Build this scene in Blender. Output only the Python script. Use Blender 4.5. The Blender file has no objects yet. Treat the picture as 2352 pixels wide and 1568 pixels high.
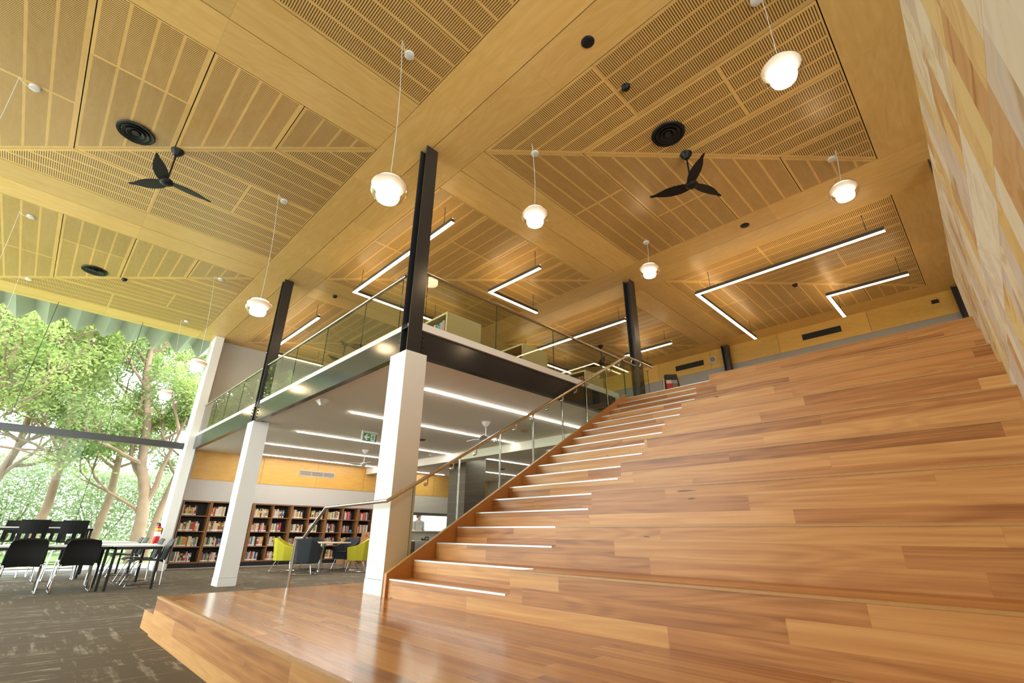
import bpy, math, random
from math import sin, cos, pi, radians
from mathutils import Vector, Matrix
sc = bpy.context.scene
col = sc.collection
# ------------------------------------------------------------------ camera
cam = bpy.data.cameras.new('camera'); camo = bpy.data.objects.new('camera', cam); col.objects.link(camo)
cam.sensor_width = 36.0; cam.lens = 1071.2045 * 36 / 2352; cam.clip_start = .05; cam.clip_end = 400
RX = Vector((0.71015315, -0.70399137, 0.00886878)); RY = Vector((0.27462293, 0.26538361, -0.92420441)); RZ = Vector((0.6482783, 0.65876225, 0.38179518))
m = Matrix((RX, -RY, -RZ)).transposed().to_4x4(); m.translation = Vector((-3.0474, -4.2389, 0.9741)); camo.matrix_world = m
sc.camera = camo
# ------------------------------------------------------------------ view, sky, sun
sc.view_settings.view_transform = 'Standard'; sc.view_settings.look = 'None'; sc.view_settings.exposure = 0.5; sc.view_settings.gamma = 1.0
sc.view_settings.use_curve_mapping = False
cy = sc.cycles
cy.use_denoising = True; cy.max_bounces = 8; cy.diffuse_bounces = 5; cy.glossy_bounces = 4; cy.transmission_bounces = 6; cy.transparent_max_bounces = 16
cy.sample_clamp_indirect = 4.0; cy.sample_clamp_direct = 12.0; cy.denoising_prefilter = 'ACCURATE'; cy.caustics_reflective = False; cy.caustics_refractive = False; cy.use_adaptive_sampling = True; cy.adaptive_threshold = 0.02
SKY = 7.5; SUN = 4.2
PEND = 26.0; LBAR = 13.0; LUP = 8.0; SOFF = 44.0
w = bpy.data.worlds.new('overcast_sky'); sc.world = w; w.use_nodes = True
bg = w.node_tree.nodes['Background']; bg.inputs[0].default_value = (.93, .97, 1.0, 1); bg.inputs[1].default_value = SKY
sl = bpy.data.lights.new('sun', 'SUN'); sl.energy = SUN; sl.angle = radians(3); sl.color = (1, .95, .85)
so = bpy.data.objects.new('sun', sl); col.objects.link(so); so.rotation_euler = Vector((.42, -.62, .8)).to_track_quat('Z', 'Y').to_euler()
# portals guide the sampling of skylight through the three glazed walls; they give off nothing
def portal(loc, rot, sx, sy):
    l = bpy.data.lights.new('window_portal', 'AREA'); l.shape = 'RECTANGLE'; l.size = sx; l.size_y = sy; l.cycles.is_portal = True
    o = bpy.data.objects.new('window_portal', l); col.objects.link(o); o.location = loc; o.rotation_euler = rot
portal((-4.59, 12.62, 3.35), (radians(-90), 0, 0), 8.8, 6.6)
portal((-9.06, 6.66, 3.35), (0, radians(-90), 0), 6.6, 11.5)
portal((-5.05, -10.62, 3.1), (radians(90), 0, 0), 7.5, 6.2)
# ------------------------------------------------------------------ node helpers
class NT:
    def __init__(s, name):
        s.m = bpy.data.materials.new(name); s.m.use_nodes = True; s.t = s.m.node_tree; s.t.nodes.clear()
        s.out = s.t.nodes.new('ShaderNodeOutputMaterial')
    def n(s, typ, ins=None, **kw):
        nd = s.t.nodes.new('ShaderNode' + typ)
        for k, v in kw.items(): setattr(nd, k, v)
        for k, v in (ins or {}).items():
            if v is None: continue
            i = nd.inputs[k]
            if hasattr(v, 'links') or isinstance(v, bpy.types.NodeSocket): s.t.links.new(v, i)
            else: i.default_value = v
        return nd
    def ma(s, op, a, b=None, c=None):
        d = {0: a}
        if b is not None: d[1] = b
        if c is not None: d[2] = c
        return s.n('Math', d, operation=op).outputs[0]
    def mixc(s, f, a, b, bt='MIX'):
        nd = s.n('Mix', None, data_type='RGBA', blend_type=bt)
        for i, v in ((0, f), (6, a), (7, b)):
            if isinstance(v, bpy.types.NodeSocket): s.t.links.new(v, nd.inputs[i])
            else: nd.inputs[i].default_value = v if i == 0 else (tuple(v) + (1,))[:4]
        return nd.outputs[2]
    def ramp(s, f, stops):
        nd = s.n('ValToRGB', {0: f}); e = nd.color_ramp.elements
        while len(e) < len(stops): e.new(.5)
        for q, (p, c) in zip(e, stops): q.position = p; q.color = tuple(c) + (1,)
        return nd.outputs[0]
    def uv(s, name='UVMap'):
        x = s.n('UVMap', None, uv_map=name).outputs[0]
        q = s.n('SeparateXYZ', {0: x}); return q.outputs[0], q.outputs[1]
    def xyz(s, a=0., b=0., c=0.): return s.n('CombineXYZ', {0: a, 1: b, 2: c}).outputs[0]
    def noise(s, v, scale=1., detail=3., rough=.5, dist=0.): 
        return s.n('TexNoise', {'Vector': v, 'Scale': scale, 'Detail': detail, 'Roughness': rough, 'Distortion': dist}).outputs[0]
    def wn(s, a, b=0.): return s.n('TexWhiteNoise', {'Vector': s.xyz(a, b, 3.7)}, noise_dimensions='3D')
    def fin(s, sh): s.t.links.new(sh, s.out.inputs[0]); return s.m
    def pbr(s, c, rough=.5, metal=0., spec=.5, bump=None, bs=.1, coat=0.):
        d = {'Base Color': c if isinstance(c, bpy.types.NodeSocket) else tuple(c) + (1,), 'Roughness': rough, 'Metallic': metal, 'Specular IOR Level': spec, 'Coat Weight': coat, 'Coat Roughness': .16}
        b = s.n('BsdfPrincipled', d)
        if bump is not None:
            bn = s.n('Bump', {'Height': bump, 'Strength': bs, 'Distance': .01}); s.t.links.new(bn.outputs[0], b.inputs['Normal'])
        return b.outputs[0]
M = {}
def simple(name, c, rough=.5, metal=0., spec=.5, vary=.0, vs=8., coat=0.):
    t = NT(name); cc = c
    if vary:
        o = t.n('TexCoord').outputs['Object']; nz = t.noise(o, vs, 4.)
        cc = t.mixc(nz, [x * (1 - vary) for x in c], [min(1, x * (1 + vary)) for x in c])
    M[name] = t.fin(t.pbr(cc, rough, metal, spec, coat=coat)); return M[name]
def emit(name, c, st):
    t = NT(name); e = t.n('Emission', {0: tuple(c) + (1,), 1: st}); M[name] = t.fin(e.outputs[0]); return M[name]
def glass(name, tint, ior=1.5, rough=0.0, gl=1.0):
    t = NT(name); f = t.n('Fresnel', {0: ior}).outputs[0]; bf = t.n('NewGeometry').outputs['Backfacing']
    f = t.ma('MULTIPLY', t.ma('MULTIPLY', f, t.ma('SUBTRACT', 1., bf)), gl)
    a = t.n('BsdfTransparent', {0: tuple(tint) + (1,)}); b = t.n('BsdfGlossy', {0: (1, 1, 1, 1), 'Roughness': rough})
    M[name] = t.fin(t.n('MixShader', {0: f, 1: a.outputs[0], 2: b.outputs[0]}).outputs[0]); return M[name]
def ply(name, c0, c1, slots=False, rough=.34):
    t = NT(name); u, v = t.uv(); idn, _ = t.uv('UVid')
    r = t.wn(idn, 1.3); rv = r.outputs[0]
    off = t.ma('MULTIPLY', rv, 37.)
    p = t.xyz(t.ma('MULTIPLY_ADD', u, 1.1, off), t.ma('MULTIPLY', v, 9.), off)
    g = t.noise(p, 1.6, 5., .6, .4)
    q = t.noise(t.xyz(t.ma('MULTIPLY_ADD', u, .55, off), t.ma('MULTIPLY', v, 1.5), off), 1.3, 2., .5, .8)
    rings = t.ma('MULTIPLY', t.ma('ADD', t.ma('SINE', t.ma('MULTIPLY', q, 55.)), 1.), .5)
    f = t.ma('ADD', t.ma('MULTIPLY', g, .75), t.ma('MULTIPLY', rings, .12))
    c = t.ramp(f, [(.22, c0), (.5, [(a + b) / 2 for a, b in zip(c0, c1)]), (.75, c1)])
    br = t.ma('MULTIPLY_ADD', rv, .22, .88)
    c = t.mixc(1., c, t.n('CombineColor', {0: br, 1: br, 2: br}).outputs[0], 'MULTIPLY')
    if slots:
        d, e = t.uv('UVedge')
        fu = t.ma('FRACT', t.ma('DIVIDE', u, .0287)); m1 = t.ma('LESS_THAN', fu, .40)
        vv = t.ma('DIVIDE', t.ma('SUBTRACT', v, .045), .27); fv = t.ma('FRACT', vv); m2 = t.ma('LESS_THAN', fv, .875)
        m3 = t.ma('MULTIPLY', t.ma('GREATER_THAN', vv, 0.), t.ma('LESS_THAN', vv, 4.))
        m4 = t.ma('MULTIPLY', t.ma('GREATER_THAN', d, .055), t.ma('GREATER_THAN', e, .022))
        m5 = t.ma('GREATER_THAN', u, .022)
        mk = t.ma('MULTIPLY', t.ma('MULTIPLY', t.ma('MULTIPLY', m1, m2), t.ma('MULTIPLY', m3, m4)), m5)
        c = t.mixc(mk, c, (.12, .052, .014))
    M[name] = t.fin(t.pbr(c, rough, 0, .45)); return M[name]
def planks(name, bw, bl, rough=.3, cols=None, coat=.0, bs=.03):
    t = NT(name); u, v = t.uv()
    row = t.ma('FLOOR', t.ma('DIVIDE', v, bw)); ro = t.wn(row, .37).outputs[0]
    uu = t.ma('DIVIDE', t.ma('MULTIPLY_ADD', ro, 7.3, u), bl); ci = t.ma('FLOOR', uu)
    r = t.wn(row, ci); rv = r.outputs[0]
    off = t.ma('MULTIPLY', rv, 53.)
    lv = t.ma('FRACT', t.ma('DIVIDE', v, bw))
    g = t.noise(t.xyz(t.ma('MULTIPLY_ADD', u, .55, off), t.ma('MULTIPLY', v, 22.), off), 1.2, 5., .6, .25)
    fine = t.noise(t.xyz(t.ma('MULTIPLY_ADD', u, 2.2, off), t.ma('MULTIPLY', v, 95.), off), 1., 2., .6)
    q = t.noise(t.xyz(t.ma('MULTIPLY_ADD', u, .42, off), t.ma('MULTIPLY', v, 5.), off), 1., 2., .45, .35)
    rings = t.ma('MULTIPLY', t.ma('ADD', t.ma('SINE', t.ma('MULTIPLY', q, 62.)), 1.), .5)
    f = t.ma('ADD', t.ma('MULTIPLY', rv, .52), t.ma('ADD', t.ma('MULTIPLY', t.ma('SUBTRACT', g, .5), .85), t.ma('ADD', t.ma('MULTIPLY', rings, .13), t.ma('MULTIPLY_ADD', fine, .16, .12))))
    c = t.ramp(f, cols)
    ge = t.ma('LESS_THAN', lv, .02); gu = t.ma('LESS_THAN', t.ma('FRACT', uu), .0012)
    gm = t.ma('MULTIPLY', t.ma('MAXIMUM', ge, gu), .22)
    c = t.mixc(gm, c, (.10, .045, .018))
    kn = t.noise(t.xyz(t.ma('MULTIPLY_ADD', u, 2.2, off), t.ma('MULTIPLY', v, 11.), off), 1.2, 1., .4, .6)
    c = t.mixc(t.ma('MULTIPLY', t.ma('GREATER_THAN', kn, .80), .8), c, (.07, .03, .016))
    M[name] = t.fin(t.pbr(c, rough, 0, .35, bump=fine if bs else None, bs=bs, coat=coat)); return M[name]
TIM = [(.14, (.27, .105, .034)), (.36, (.42, .180, .058)), (.55, (.52, .245, .082)), (.75, (.60, .31, .110)), (.95, (.66, .38, .140))]
ply('plywood', (.71, .43, .13), (.85, .59, .235)); ply('slotted_plywood', (.71, .43, .13), (.85, .59, .235), True); ply('wall_plywood', (.60, .325, .060), (.70, .43, .115))
TIM2 = [(p, (min(a * 1.08, .8), b * 1.08, c * 1.10)) for p, (a, b, c) in TIM]
planks('timber_tread', .1465, 1.9, .32, TIM2); planks('timber_riser', .11667, 1.9, .36, TIM2); planks('timber_deck', .105, 2.3, .17, [(p, (a * 1.0, b * .97, c * .86)) for p, (a, b, c) in TIM], 0., 0)
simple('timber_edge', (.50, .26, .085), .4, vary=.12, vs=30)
simple('timber_string', (.56, .27, .095), .35, vary=.18, vs=6)
simple('white_paint', (.86, .86, .85), .5, vary=.01); simple('lamp_white', (.82, .74, .70), .5); simple('cream_paint', (.80, .72, .63), .55, vary=.01); simple('soffit_paint', (.84, .79, .72), .7, vary=.02, vs=2)
simple('wall_paint', (.56, .53, .50), .6, vary=.01); simple('grey_paint', (.30, .27, .24), .6)
simple('steel_paint', (.028, .028, .032), .28, 0, .6, vary=.1, vs=3); simple('beam_paint', (.032, .032, .036), .16, 0, .5, vary=.15, vs=2)
simple('black_gap', (.03, .016, .007), .9); simple('black_plastic', (.010, .010, .011), .5, 0, .3); simple('black_matt', (.010, .010, .011), .6)
simple('chrome', (.78, .78, .80), .12, 1.); simple('brushed_steel', (.62, .58, .52), .22, 1.); simple('aluminium', (.66, .68, .72), .35, .3)
simple('table_white', (.75, .76, .77), .35); simple('table_beige', (.62, .52, .40), .4)
simple('fabric_yellow', (.52, .47, .025), .85, vary=.12, vs=90); simple('fabric_charcoal', (.022, .026, .034), .85, vary=.2, vs=90)
simple('shelf_wood', (.30, .135, .050), .45, vary=.2, vs=14); simple('pale_shelf', (.60, .50, .26), .5, vary=.05, vs=9)
simple('carton', (.40, .215, .095), .8, vary=.08, vs=5); simple('red_print', (.45, .03, .03), .7); simple('ext_red', (.55, .015, .02), .3); simple('yellow_tag', (.8, .55, .03), .5)
simple('sign_green', (.01, .21, .06), .4); simple('sign_white', (.85, .85, .85), .4); simple('sensor_white', (.75, .74, .72), .5)
simple('dark_tile', (.06, .052, .045), .4, vary=.15, vs=3); simple('bark', (.21, .135, .092), .9, vary=.35, vs=3); simple('canopy_metal', (.27, .28, .25), .4, 0., vary=.08, vs=2)
simple('terrace_paving', (.66, .62, .57), .9, vary=.08, vs=2); simple('lawn', (.16, .24, .06), .95, vary=.3, vs=3); simple('skin', (.55, .33, .24), .6); simple('hair', (.09, .045, .02), .7); simple('shirt', (.45, .42, .40), .85); simple('blue_toy', (.05, .18, .34), .5)
simple('red_cover', (.42, .02, .06), .4); simple('sky_cover', (.25, .27, .38), .4); simple('hill_cover', (.20, .13, .05), .5); simple('pink_cover', (.66, .50, .46), .5)
emit('bar_glow', (1, .74, .43), LBAR); emit('soffit_glow', (1, .91, .80), SOFF); emit('bar_up_glow', (1, .74, .43), LUP); emit('lamp_glow', (1, .72, .40), PEND); emit('kitchen_fill_glow', (.9, .97, 1), 9.)
glass('window_glass', (.93, .97, .95), 1.45, 0., .35); glass('rail_glass', (.90, .94, .90), 1.55); 
t = NT('lamp_glass'); lw = t.n('LayerWeight', {0: .35}); f = t.n('MapRange', {0: lw.outputs[1], 1: 0., 2: 1., 3: .05, 4: .55}).outputs[0]; f = t.ma('MULTIPLY', f, t.ma('SUBTRACT', 1., t.n('NewGeometry').outputs['Backfacing']))
sh = t.n('BsdfGlossy', {0: (1, .97, .94, 1), 'Roughness': .05}).outputs[0]
M['lamp_glass'] = t.fin(t.n('MixShader', {0: f, 1: t.n('BsdfTransparent', {0: (.97, .96, .95, 1)}).outputs[0], 2: sh}).outputs[0])
simple('glass_edge', (.012, .045, .035), .15)
# carpet
t = NT('carpet'); o = t.n('TexCoord').outputs['Object']; q = t.n('SeparateXYZ', {0: o}); x, y = q.outputs[0], q.outputs[1]
ix = t.ma('FLOOR', t.ma('DIVIDE', x, .5)); iy = t.ma('FLOOR', t.ma('DIVIDE', y, 1.0)); par = t.ma('GREATER_THAN', t.wn(ix, iy).outputs[0], .5)
n1 = t.noise(t.xyz(t.ma('MULTIPLY', x, .9), t.ma('MULTIPLY', y, 15.), ix), 1., 4., .6); n2 = t.noise(t.xyz(t.ma('MULTIPLY', x, 15.), t.ma('MULTIPLY', y, .9), iy), 1., 4., .6)
bl_ = t.noise(t.xyz(x, y, par), 1.7, 2., .5); b2_ = t.noise(t.xyz(x, y, 4.), 9., 4., .7)
mx = t.n('Mix', {0: par, 2: n1, 3: n2}).outputs[0]; fine = t.noise(o, 160., 2.)
tot = t.ma('ADD', t.ma('MULTIPLY', mx, .75), t.ma('ADD', t.ma('MULTIPLY', bl_, .30), t.ma('ADD', t.ma('MULTIPLY', b2_, .35), t.ma('MULTIPLY', fine, .12))))
mask = t.n('MapRange', {0: tot, 1: .80, 2: .93}).outputs[0]
ey = t.ma('ABSOLUTE', t.ma('SUBTRACT', t.ma('FRACT', t.ma('DIVIDE', y, .5)), .5)); ln = t.ma('MULTIPLY', t.ma('GREATER_THAN', ey, .485), t.n('MapRange', {0: b2_, 1: .42, 2: .60}).outputs[0])
mask = t.ma('MAXIMUM', mask, t.ma('MULTIPLY', ln, .6))
c = t.mixc(mask, (.150, .122, .088), (.40, .37, .31)); c = t.mixc(t.ma('MULTIPLY', fine, .35), c, (.07, .06, .045))
M['carpet'] = t.fin(t.pbr(c, .95, 0, .2, bump=fine, bs=.3))
# sandstone
t = NT('sandstone'); u, v = t.uv(); row = t.ma('FLOOR', t.ma('DIVIDE', v, .45)); ro = t.wn(row, .11).outputs[0]
uu = t.ma('DIVIDE', t.ma('MULTIPLY_ADD', ro, 4.1, u), .24); ci = t.ma('FLOOR', uu); r = t.wn(row, ci); rv = r.outputs[0]; off = t.ma('MULTIPLY', rv, 41.); r2 = t.wn(ci, row).outputs[0]
sg = t.ma('SUBTRACT', t.ma('MULTIPLY', t.ma('GREATER_THAN', r2, .3), 2.), 1.); px_ = t.ma('MULTIPLY', u, sg)
wp = t.noise(t.xyz(t.ma('MULTIPLY_ADD', px_, .9, off), t.ma('MULTIPLY', v, 1.2), off), 1.3, 3., .5, .6)
ph = t.ma('ADD', t.ma('MULTIPLY', px_, .45), t.ma('ADD', t.ma('MULTIPLY', v, 1.3), t.ma('ADD', t.ma('MULTIPLY', wp, 1.5), off)))
n1 = t.noise(t.xyz(ph, off, t.ma('MULTIPLY', wp, .3)), 3.2, 3., .6)
base = t.n('ValToRGB', {0: rv}); base.color_ramp.interpolation = 'CONSTANT'; e = base.color_ramp.elements
ST = [(.0, (.64, .57, .46)), (.2, (.60, .43, .20)), (.36, (.55, .47, .40)), (.52, (.66, .60, .50)), (.68, (.50, .31, .15)), (.76, (.62, .48, .24)), (.88, (.57, .48, .42))]
while len(e) < len(ST): e.new(.5)
for q, (p, c_) in zip(e, ST): q.position = p; q.color = c_ + (1,)
vein = t.ramp(n1, [(.30, (.62, .42, .22)), (.42, (.95, .88, .76)), (.52, (1, 1, 1)), (.60, (.84, .76, .72)), (.66, (1., .95, .85)), (.76, (.80, .60, .38))])
c = t.mixc(.85, base.outputs[0], vein, 'MULTIPLY')
jm = t.ma('MAXIMUM', t.ma('LESS_THAN', t.ma('FRACT', t.ma('DIVIDE', v, .45)), .008), t.ma('MULTIPLY', t.ma('LESS_THAN', t.ma('FRACT', uu), .005), .4))
c = t.mixc(t.ma('MULTIPLY', jm, .6), c, (.25, .17, .09)); M['sandstone'] = t.fin(t.pbr(c, .8, 0, .3))
# leaves
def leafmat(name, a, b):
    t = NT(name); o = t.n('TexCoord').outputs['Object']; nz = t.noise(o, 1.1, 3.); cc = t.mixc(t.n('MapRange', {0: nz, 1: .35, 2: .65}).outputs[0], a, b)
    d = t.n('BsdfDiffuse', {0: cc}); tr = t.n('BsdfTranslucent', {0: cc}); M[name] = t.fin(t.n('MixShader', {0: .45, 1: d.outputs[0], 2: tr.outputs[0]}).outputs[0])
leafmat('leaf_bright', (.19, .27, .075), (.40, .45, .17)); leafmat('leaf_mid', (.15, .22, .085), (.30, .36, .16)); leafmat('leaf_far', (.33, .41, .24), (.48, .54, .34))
for nm, c in dict(cream=(.66, .58, .44), white=(.74, .72, .68), red=(.48, .04, .035), navy=(.045, .06, .15), blue=(.07, .22, .38), green=(.07, .26, .09), olive=(.34, .36, .10), yellow=(.72, .52, .08), orange=(.66, .24, .05), brown=(.22, .11, .055), black=(.025, .022, .025), grey=(.27, .28, .29), maroon=(.17, .03, .06), pink=(.60, .28, .28), tan=(.50, .35, .20), teal=(.05, .25, .27)).items():
    simple('book_' + nm, c, .5, vary=.12, vs=25)
# ------------------------------------------------------------------ mesh builder
class MB:
    def __init__(s): s.v = []; s.f = []; s.mi = []; s.uvs = {}; s.uvi = {}; s.uve = {}; s.cur = 0
    def face(s, idx, uv=None, idn=None, ue=None):
        k = len(s.f); s.f.append(tuple(idx)); s.mi.append(s.cur)
        if uv: s.uvs[k] = uv
        if idn is not None: s.uvi[k] = idn
        if ue: s.uve[k] = ue
    def poly(s, pts, **kw):
        b = len(s.v); s.v += [tuple(p) for p in pts]; s.face(range(b, b + len(pts)), **kw); return s
    def hexa(s, p):
        b = len(s.v); s.v += [tuple(q) for q in p]
        for f in ((0, 3, 2, 1), (4, 5, 6, 7), (0, 1, 5, 4), (1, 2, 6, 5), (2, 3, 7, 6), (3, 0, 4, 7)): s.face([b + i for i in f])
        return s
    def box(s, x0, x1, y0, y1, z0, z1):
        return s.hexa([(x0, y0, z0), (x1, y0, z0), (x1, y1, z0), (x0, y1, z0), (x0, y0, z1), (x1, y0, z1), (x1, y1, z1), (x0, y1, z1)])
    def obox(s, c, h, mat):
        c = Vector(c); P = []
        for z in (-1, 1):
            for x, y in ((-1, -1), (1, -1), (1, 1), (-1, 1)): P.append(c + mat @ Vector((x * h[0], y * h[1], z * h[2])))
        return s.hexa(P)
    def prism(s, poly, d):
        d = Vector(d); n = len(poly); b = len(s.v); s.v += [tuple(p) for p in poly] + [tuple(Vector(p) + d) for p in poly]
        s.face(range(b, b + n)); s.face(range(b + 2 * n - 1, b + n - 1, -1))
        for i in range(n): j = (i + 1) % n; s.face([b + j, b + i, b + n + i, b + n + j])
        return s
    def tube(s, pts, r, n=10, closed=False, rs=None):
        P = [Vector(p) for p in pts]; N = len(P); T = []
        for i in range(N):
            a = P[i - 1] if (i > 0 or closed) else P[i]; c = P[(i + 1) % N] if (i < N - 1 or closed) else P[i]
            d1 = (P[i] - a); d2 = (c - P[i]); d = (d1.normalized() if d1.length else Vector()) + (d2.normalized() if d2.length else Vector())
            T.append(d.normalized() if d.length > 1e-6 else Vector((0, 0, 1)))
        up = Vector((0, 0, 1)) if abs(T[0].z) < .9 else Vector((1, 0, 0)); u = T[0].cross(up).normalized(); b = len(s.v)
        for i in range(N):
            u = (u - T[i] * u.dot(T[i])).normalized(); w_ = T[i].cross(u); rr = rs[i] if rs else r
            k = 1.
            if 0 < i < N - 1 and not closed:
                ca = T[i].dot((P[i + 1] - P[i]).normalized()); k = 1 / max(.5, ca)
                bend = ((P[i + 1] - P[i]).normalized() - (P[i] - P[i - 1]).normalized()); bd = bend.normalized() if bend.length > 1e-5 else None
            else: bd = None
            for j in range(n):
                a = 2 * pi * j / n; o = u * cos(a) * rr + w_ * sin(a) * rr
                if bd is not None: o += bd * o.dot(bd) * (k - 1)
                s.v.append(tuple(P[i] + o))
        for i in range(N if closed else N - 1):
            for j in range(n):
                p = b + i * n + j; q = b + i * n + (j + 1) % n; p2 = b + ((i + 1) % N) * n + j; q2 = b + ((i + 1) % N) * n + (j + 1) % n
                s.face([p, q, q2, p2])
        if not closed: s.face([b + j for j in range(n)][::-1]); s.face([b + (N - 1) * n + j for j in range(n)])
        return s
    def lathe(s, prof, c=(0, 0, 0), n=24, sx=1., sy=1.):
        b = len(s.v); K = len(prof)
        for r, z in prof:
            for j in range(n): a = 2 * pi * j / n; s.v.append((c[0] + r * cos(a) * sx, c[1] + r * sin(a) * sy, c[2] + z))
        for i in range(K - 1):
            for j in range(n): s.face([b + i * n + j, b + i * n + (j + 1) % n, b + (i + 1) * n + (j + 1) % n, b + (i + 1) * n + j])
        if prof[0][0] > 1e-6: s.face([b + j for j in range(n)][::-1])
        if prof[-1][0] > 1e-6: s.face([b + (K - 1) * n + j for j in range(n)])
        return s
    def build(s, name, mat, parent=None, org=(0, 0, 0), smooth=False, bevel=0., uvrot=False):
        me = bpy.data.meshes.new(name); O = Vector(org)
        me.from_pydata([tuple(Vector(p) - O) for p in s.v], [], s.f); me.update()
        for mm in (mat if isinstance(mat, (list, tuple)) else [mat]): me.materials.append(M[mm])
        me.polygons.foreach_set('material_index', s.mi)
        ul = me.uv_layers.new(name='UVMap'); need = bool(s.uvi or s.uve); ui = me.uv_layers.new(name='UVid') if need else None; ue = me.uv_layers.new(name='UVedge') if need else None
        for p in me.polygons:
            n = p.normal; k = p.index; cu = s.uvs.get(k); i_ = s.uvi.get(k, 0.); e_ = s.uve.get(k)
            for a, li in enumerate(p.loop_indices):
                if cu: ul.data[li].uv = cu[a]
                else:
                    q = s.v[me.loops[li].vertex_index]
                    if abs(n.z) > .7: U = (q[1], q[0] + 50.07)
                    elif abs(n.x) > .6: U = (q[1], q[2])
                    else: U = (q[0], q[2])
                    ul.data[li].uv = (U[1], U[0]) if uvrot else U
                if ui: ui.data[li].uv = (i_, 0); ue.data[li].uv = e_[a] if e_ else (0, 0)
        if smooth:
            me.polygons.foreach_set('use_smooth', [True] * len(me.polygons))
        o = bpy.data.objects.new(name, me); col.objects.link(o)
        if parent is not None: o.parent = parent
        if smooth:
            me.set_sharp_from_angle(angle=radians(40))
        if bevel:
            b = o.modifiers.new('edge', 'BEVEL'); b.width = bevel; b.segments = 2; b.limit_method = 'ANGLE'; b.angle_limit = radians(40)
        return o
def thing(name, label, cat, loc=(0, 0, 0), rz=0., group=None):
    o = bpy.data.objects.new(name, None); col.objects.link(o); o.location = loc; o.rotation_euler = (0, 0, rz); o.empty_display_size = .1
    o['label'] = label; o['category'] = cat
    if group: o['group'] = group
    return o
def tag(o, label, cat, group=None, kind=None):
    o['label'] = label; o['category'] = cat
    if group: o['group'] = group
    if kind: o['kind'] = kind
    return o
def struct(o): o['kind'] = 'structure'; return o
def copy_tree(o, parent=None):
    c = o.copy(); col.objects.link(c)
    if parent is not None: c.parent = parent
    for ch in list(o.children): copy_tree(ch, c)
    return c
def place(proto, used, loc, rz, label, group=None):
    o = proto if not used else copy_tree(proto)
    o.location = loc; o.rotation_euler = (0, 0, rz); o['label'] = label
    if group: o['group'] = group
    return o
# ------------------------------------------------------------------ grid
H = 6.69; RISE = .175; GO = .2929; X1 = -.0747; YL = .615; YR = -1.22; YW = -4.53
XB = [-11.02, -5.21, .68, 6.53]; YB = [-10.05, -4.21, 1.44, 7.30]; BW = 4.64
XE = 11.87; YF = 12.43
# ceiling ---------------------------------------------------------
mb = MB(); mb.box(-11.6, 12.1, -10.6, 12.75, H + .05, H + .25); ceil = struct(mb.build('ceiling', 'black_gap'))
ID = [0]
def sheet(mb, x0, x1, y0, y1, along):
    g = .0065; e = .0006; gx, gy = (g, e) if along == 'y' else (e, g); x0 += gx; x1 -= gx; y0 += gy; y1 -= gy; P = [(x0, y0), (x0, y1), (x1, y1), (x1, y0)]; ID[0] += 1
    z0, z1 = H, H + .02
    b = len(mb.v); mb.v += [(x, y, z0) for x, y in P] + [(x, y, z1) for x, y in P]
    uv = [((y, x) if along == 'y' else (x, y)) for x, y in P]
    mb.face(range(b, b + 4), uv=uv, idn=float(ID[0]))
    for i in range(4): j = (i + 1) % 4; mb.face([b + j, b + i, b + 4 + i, b + 4 + j], idn=float(ID[0]))
mb = MB()
xs_b = [(-6.38, -5.21), (-.57, .68), (5.32, 6.53), (11.17, XE + .1)]; ys_b = [(-5.41, -4.21), (.24, 1.44), (6.08, 7.30), (11.94, 12.7)]
for x0, x1 in xs_b:
    xm = (x0 + x1) / 2; y = -10.05; k = 0
    cuts = [(x0, xm), (xm, x1)] if x1 - x0 > .9 else [(x0, x1)]
    for a, b_ in cuts:
        y = -10.05 + (1.2 if k else 0); k += 1; prev = -10.05
        while prev < 12.7:
            nx = min(12.7, y + 2.4 if prev > -10.05 else y + .33); sheet(mb, a, b_, prev, nx, 'y'); prev = nx; y = nx
for y0, y1 in ys_b:
    ym = (y0 + y1) / 2
    for x0, x1 in [(-11.02, -6.38), (-5.21, -.57), (.68, 5.32), (6.53, 11.17)]:
        for a, b_ in ([(y0, ym), (ym, y1)] if y1 - y0 > .9 and y0 > -5 else [(y0, y1)]):
            sheet(mb, x0, (x0 + x1) / 2, a, b_, 'x'); sheet(mb, (x0 + x1) / 2, x1, a, b_, 'x')
mb.build('plywood_band', 'plywood', ceil)
def slotpanel(mb, P, U, V, D, E):
    # P plan polygon; U, V, D, E functions of (x, y): along strip, across, distance to the fold, distance to the far end
    ID[0] += 1; b = len(mb.v); n = len(P); mb.v += [(x, y, H) for x, y in P] + [(x, y, H + .02) for x, y in P]
    mb.face(range(b, b + n), uv=[(U(*q), V(*q)) for q in P], idn=float(ID[0]), ue=[(D(*q), E(*q)) for q in P])
    for i in range(n): j = (i + 1) % n; mb.face([b + j, b + i, b + n + i, b + n + j], idn=float(ID[0]), uv=[(-1, -1)] * 4, ue=[(0, 0)] * 4)
def clip(poly, f):
    out = []
    for i in range(len(poly)):
        a, b = poly[i], poly[(i + 1) % len(poly)]; fa, fb = f(*a), f(*b)
        if fa >= 0: out.append(a)
        if (fa >= 0) != (fb >= 0): t_ = fa / (fa - fb); out.append((a[0] + (b[0] - a[0]) * t_, a[1] + (b[1] - a[1]) * t_))
    return out
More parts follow.
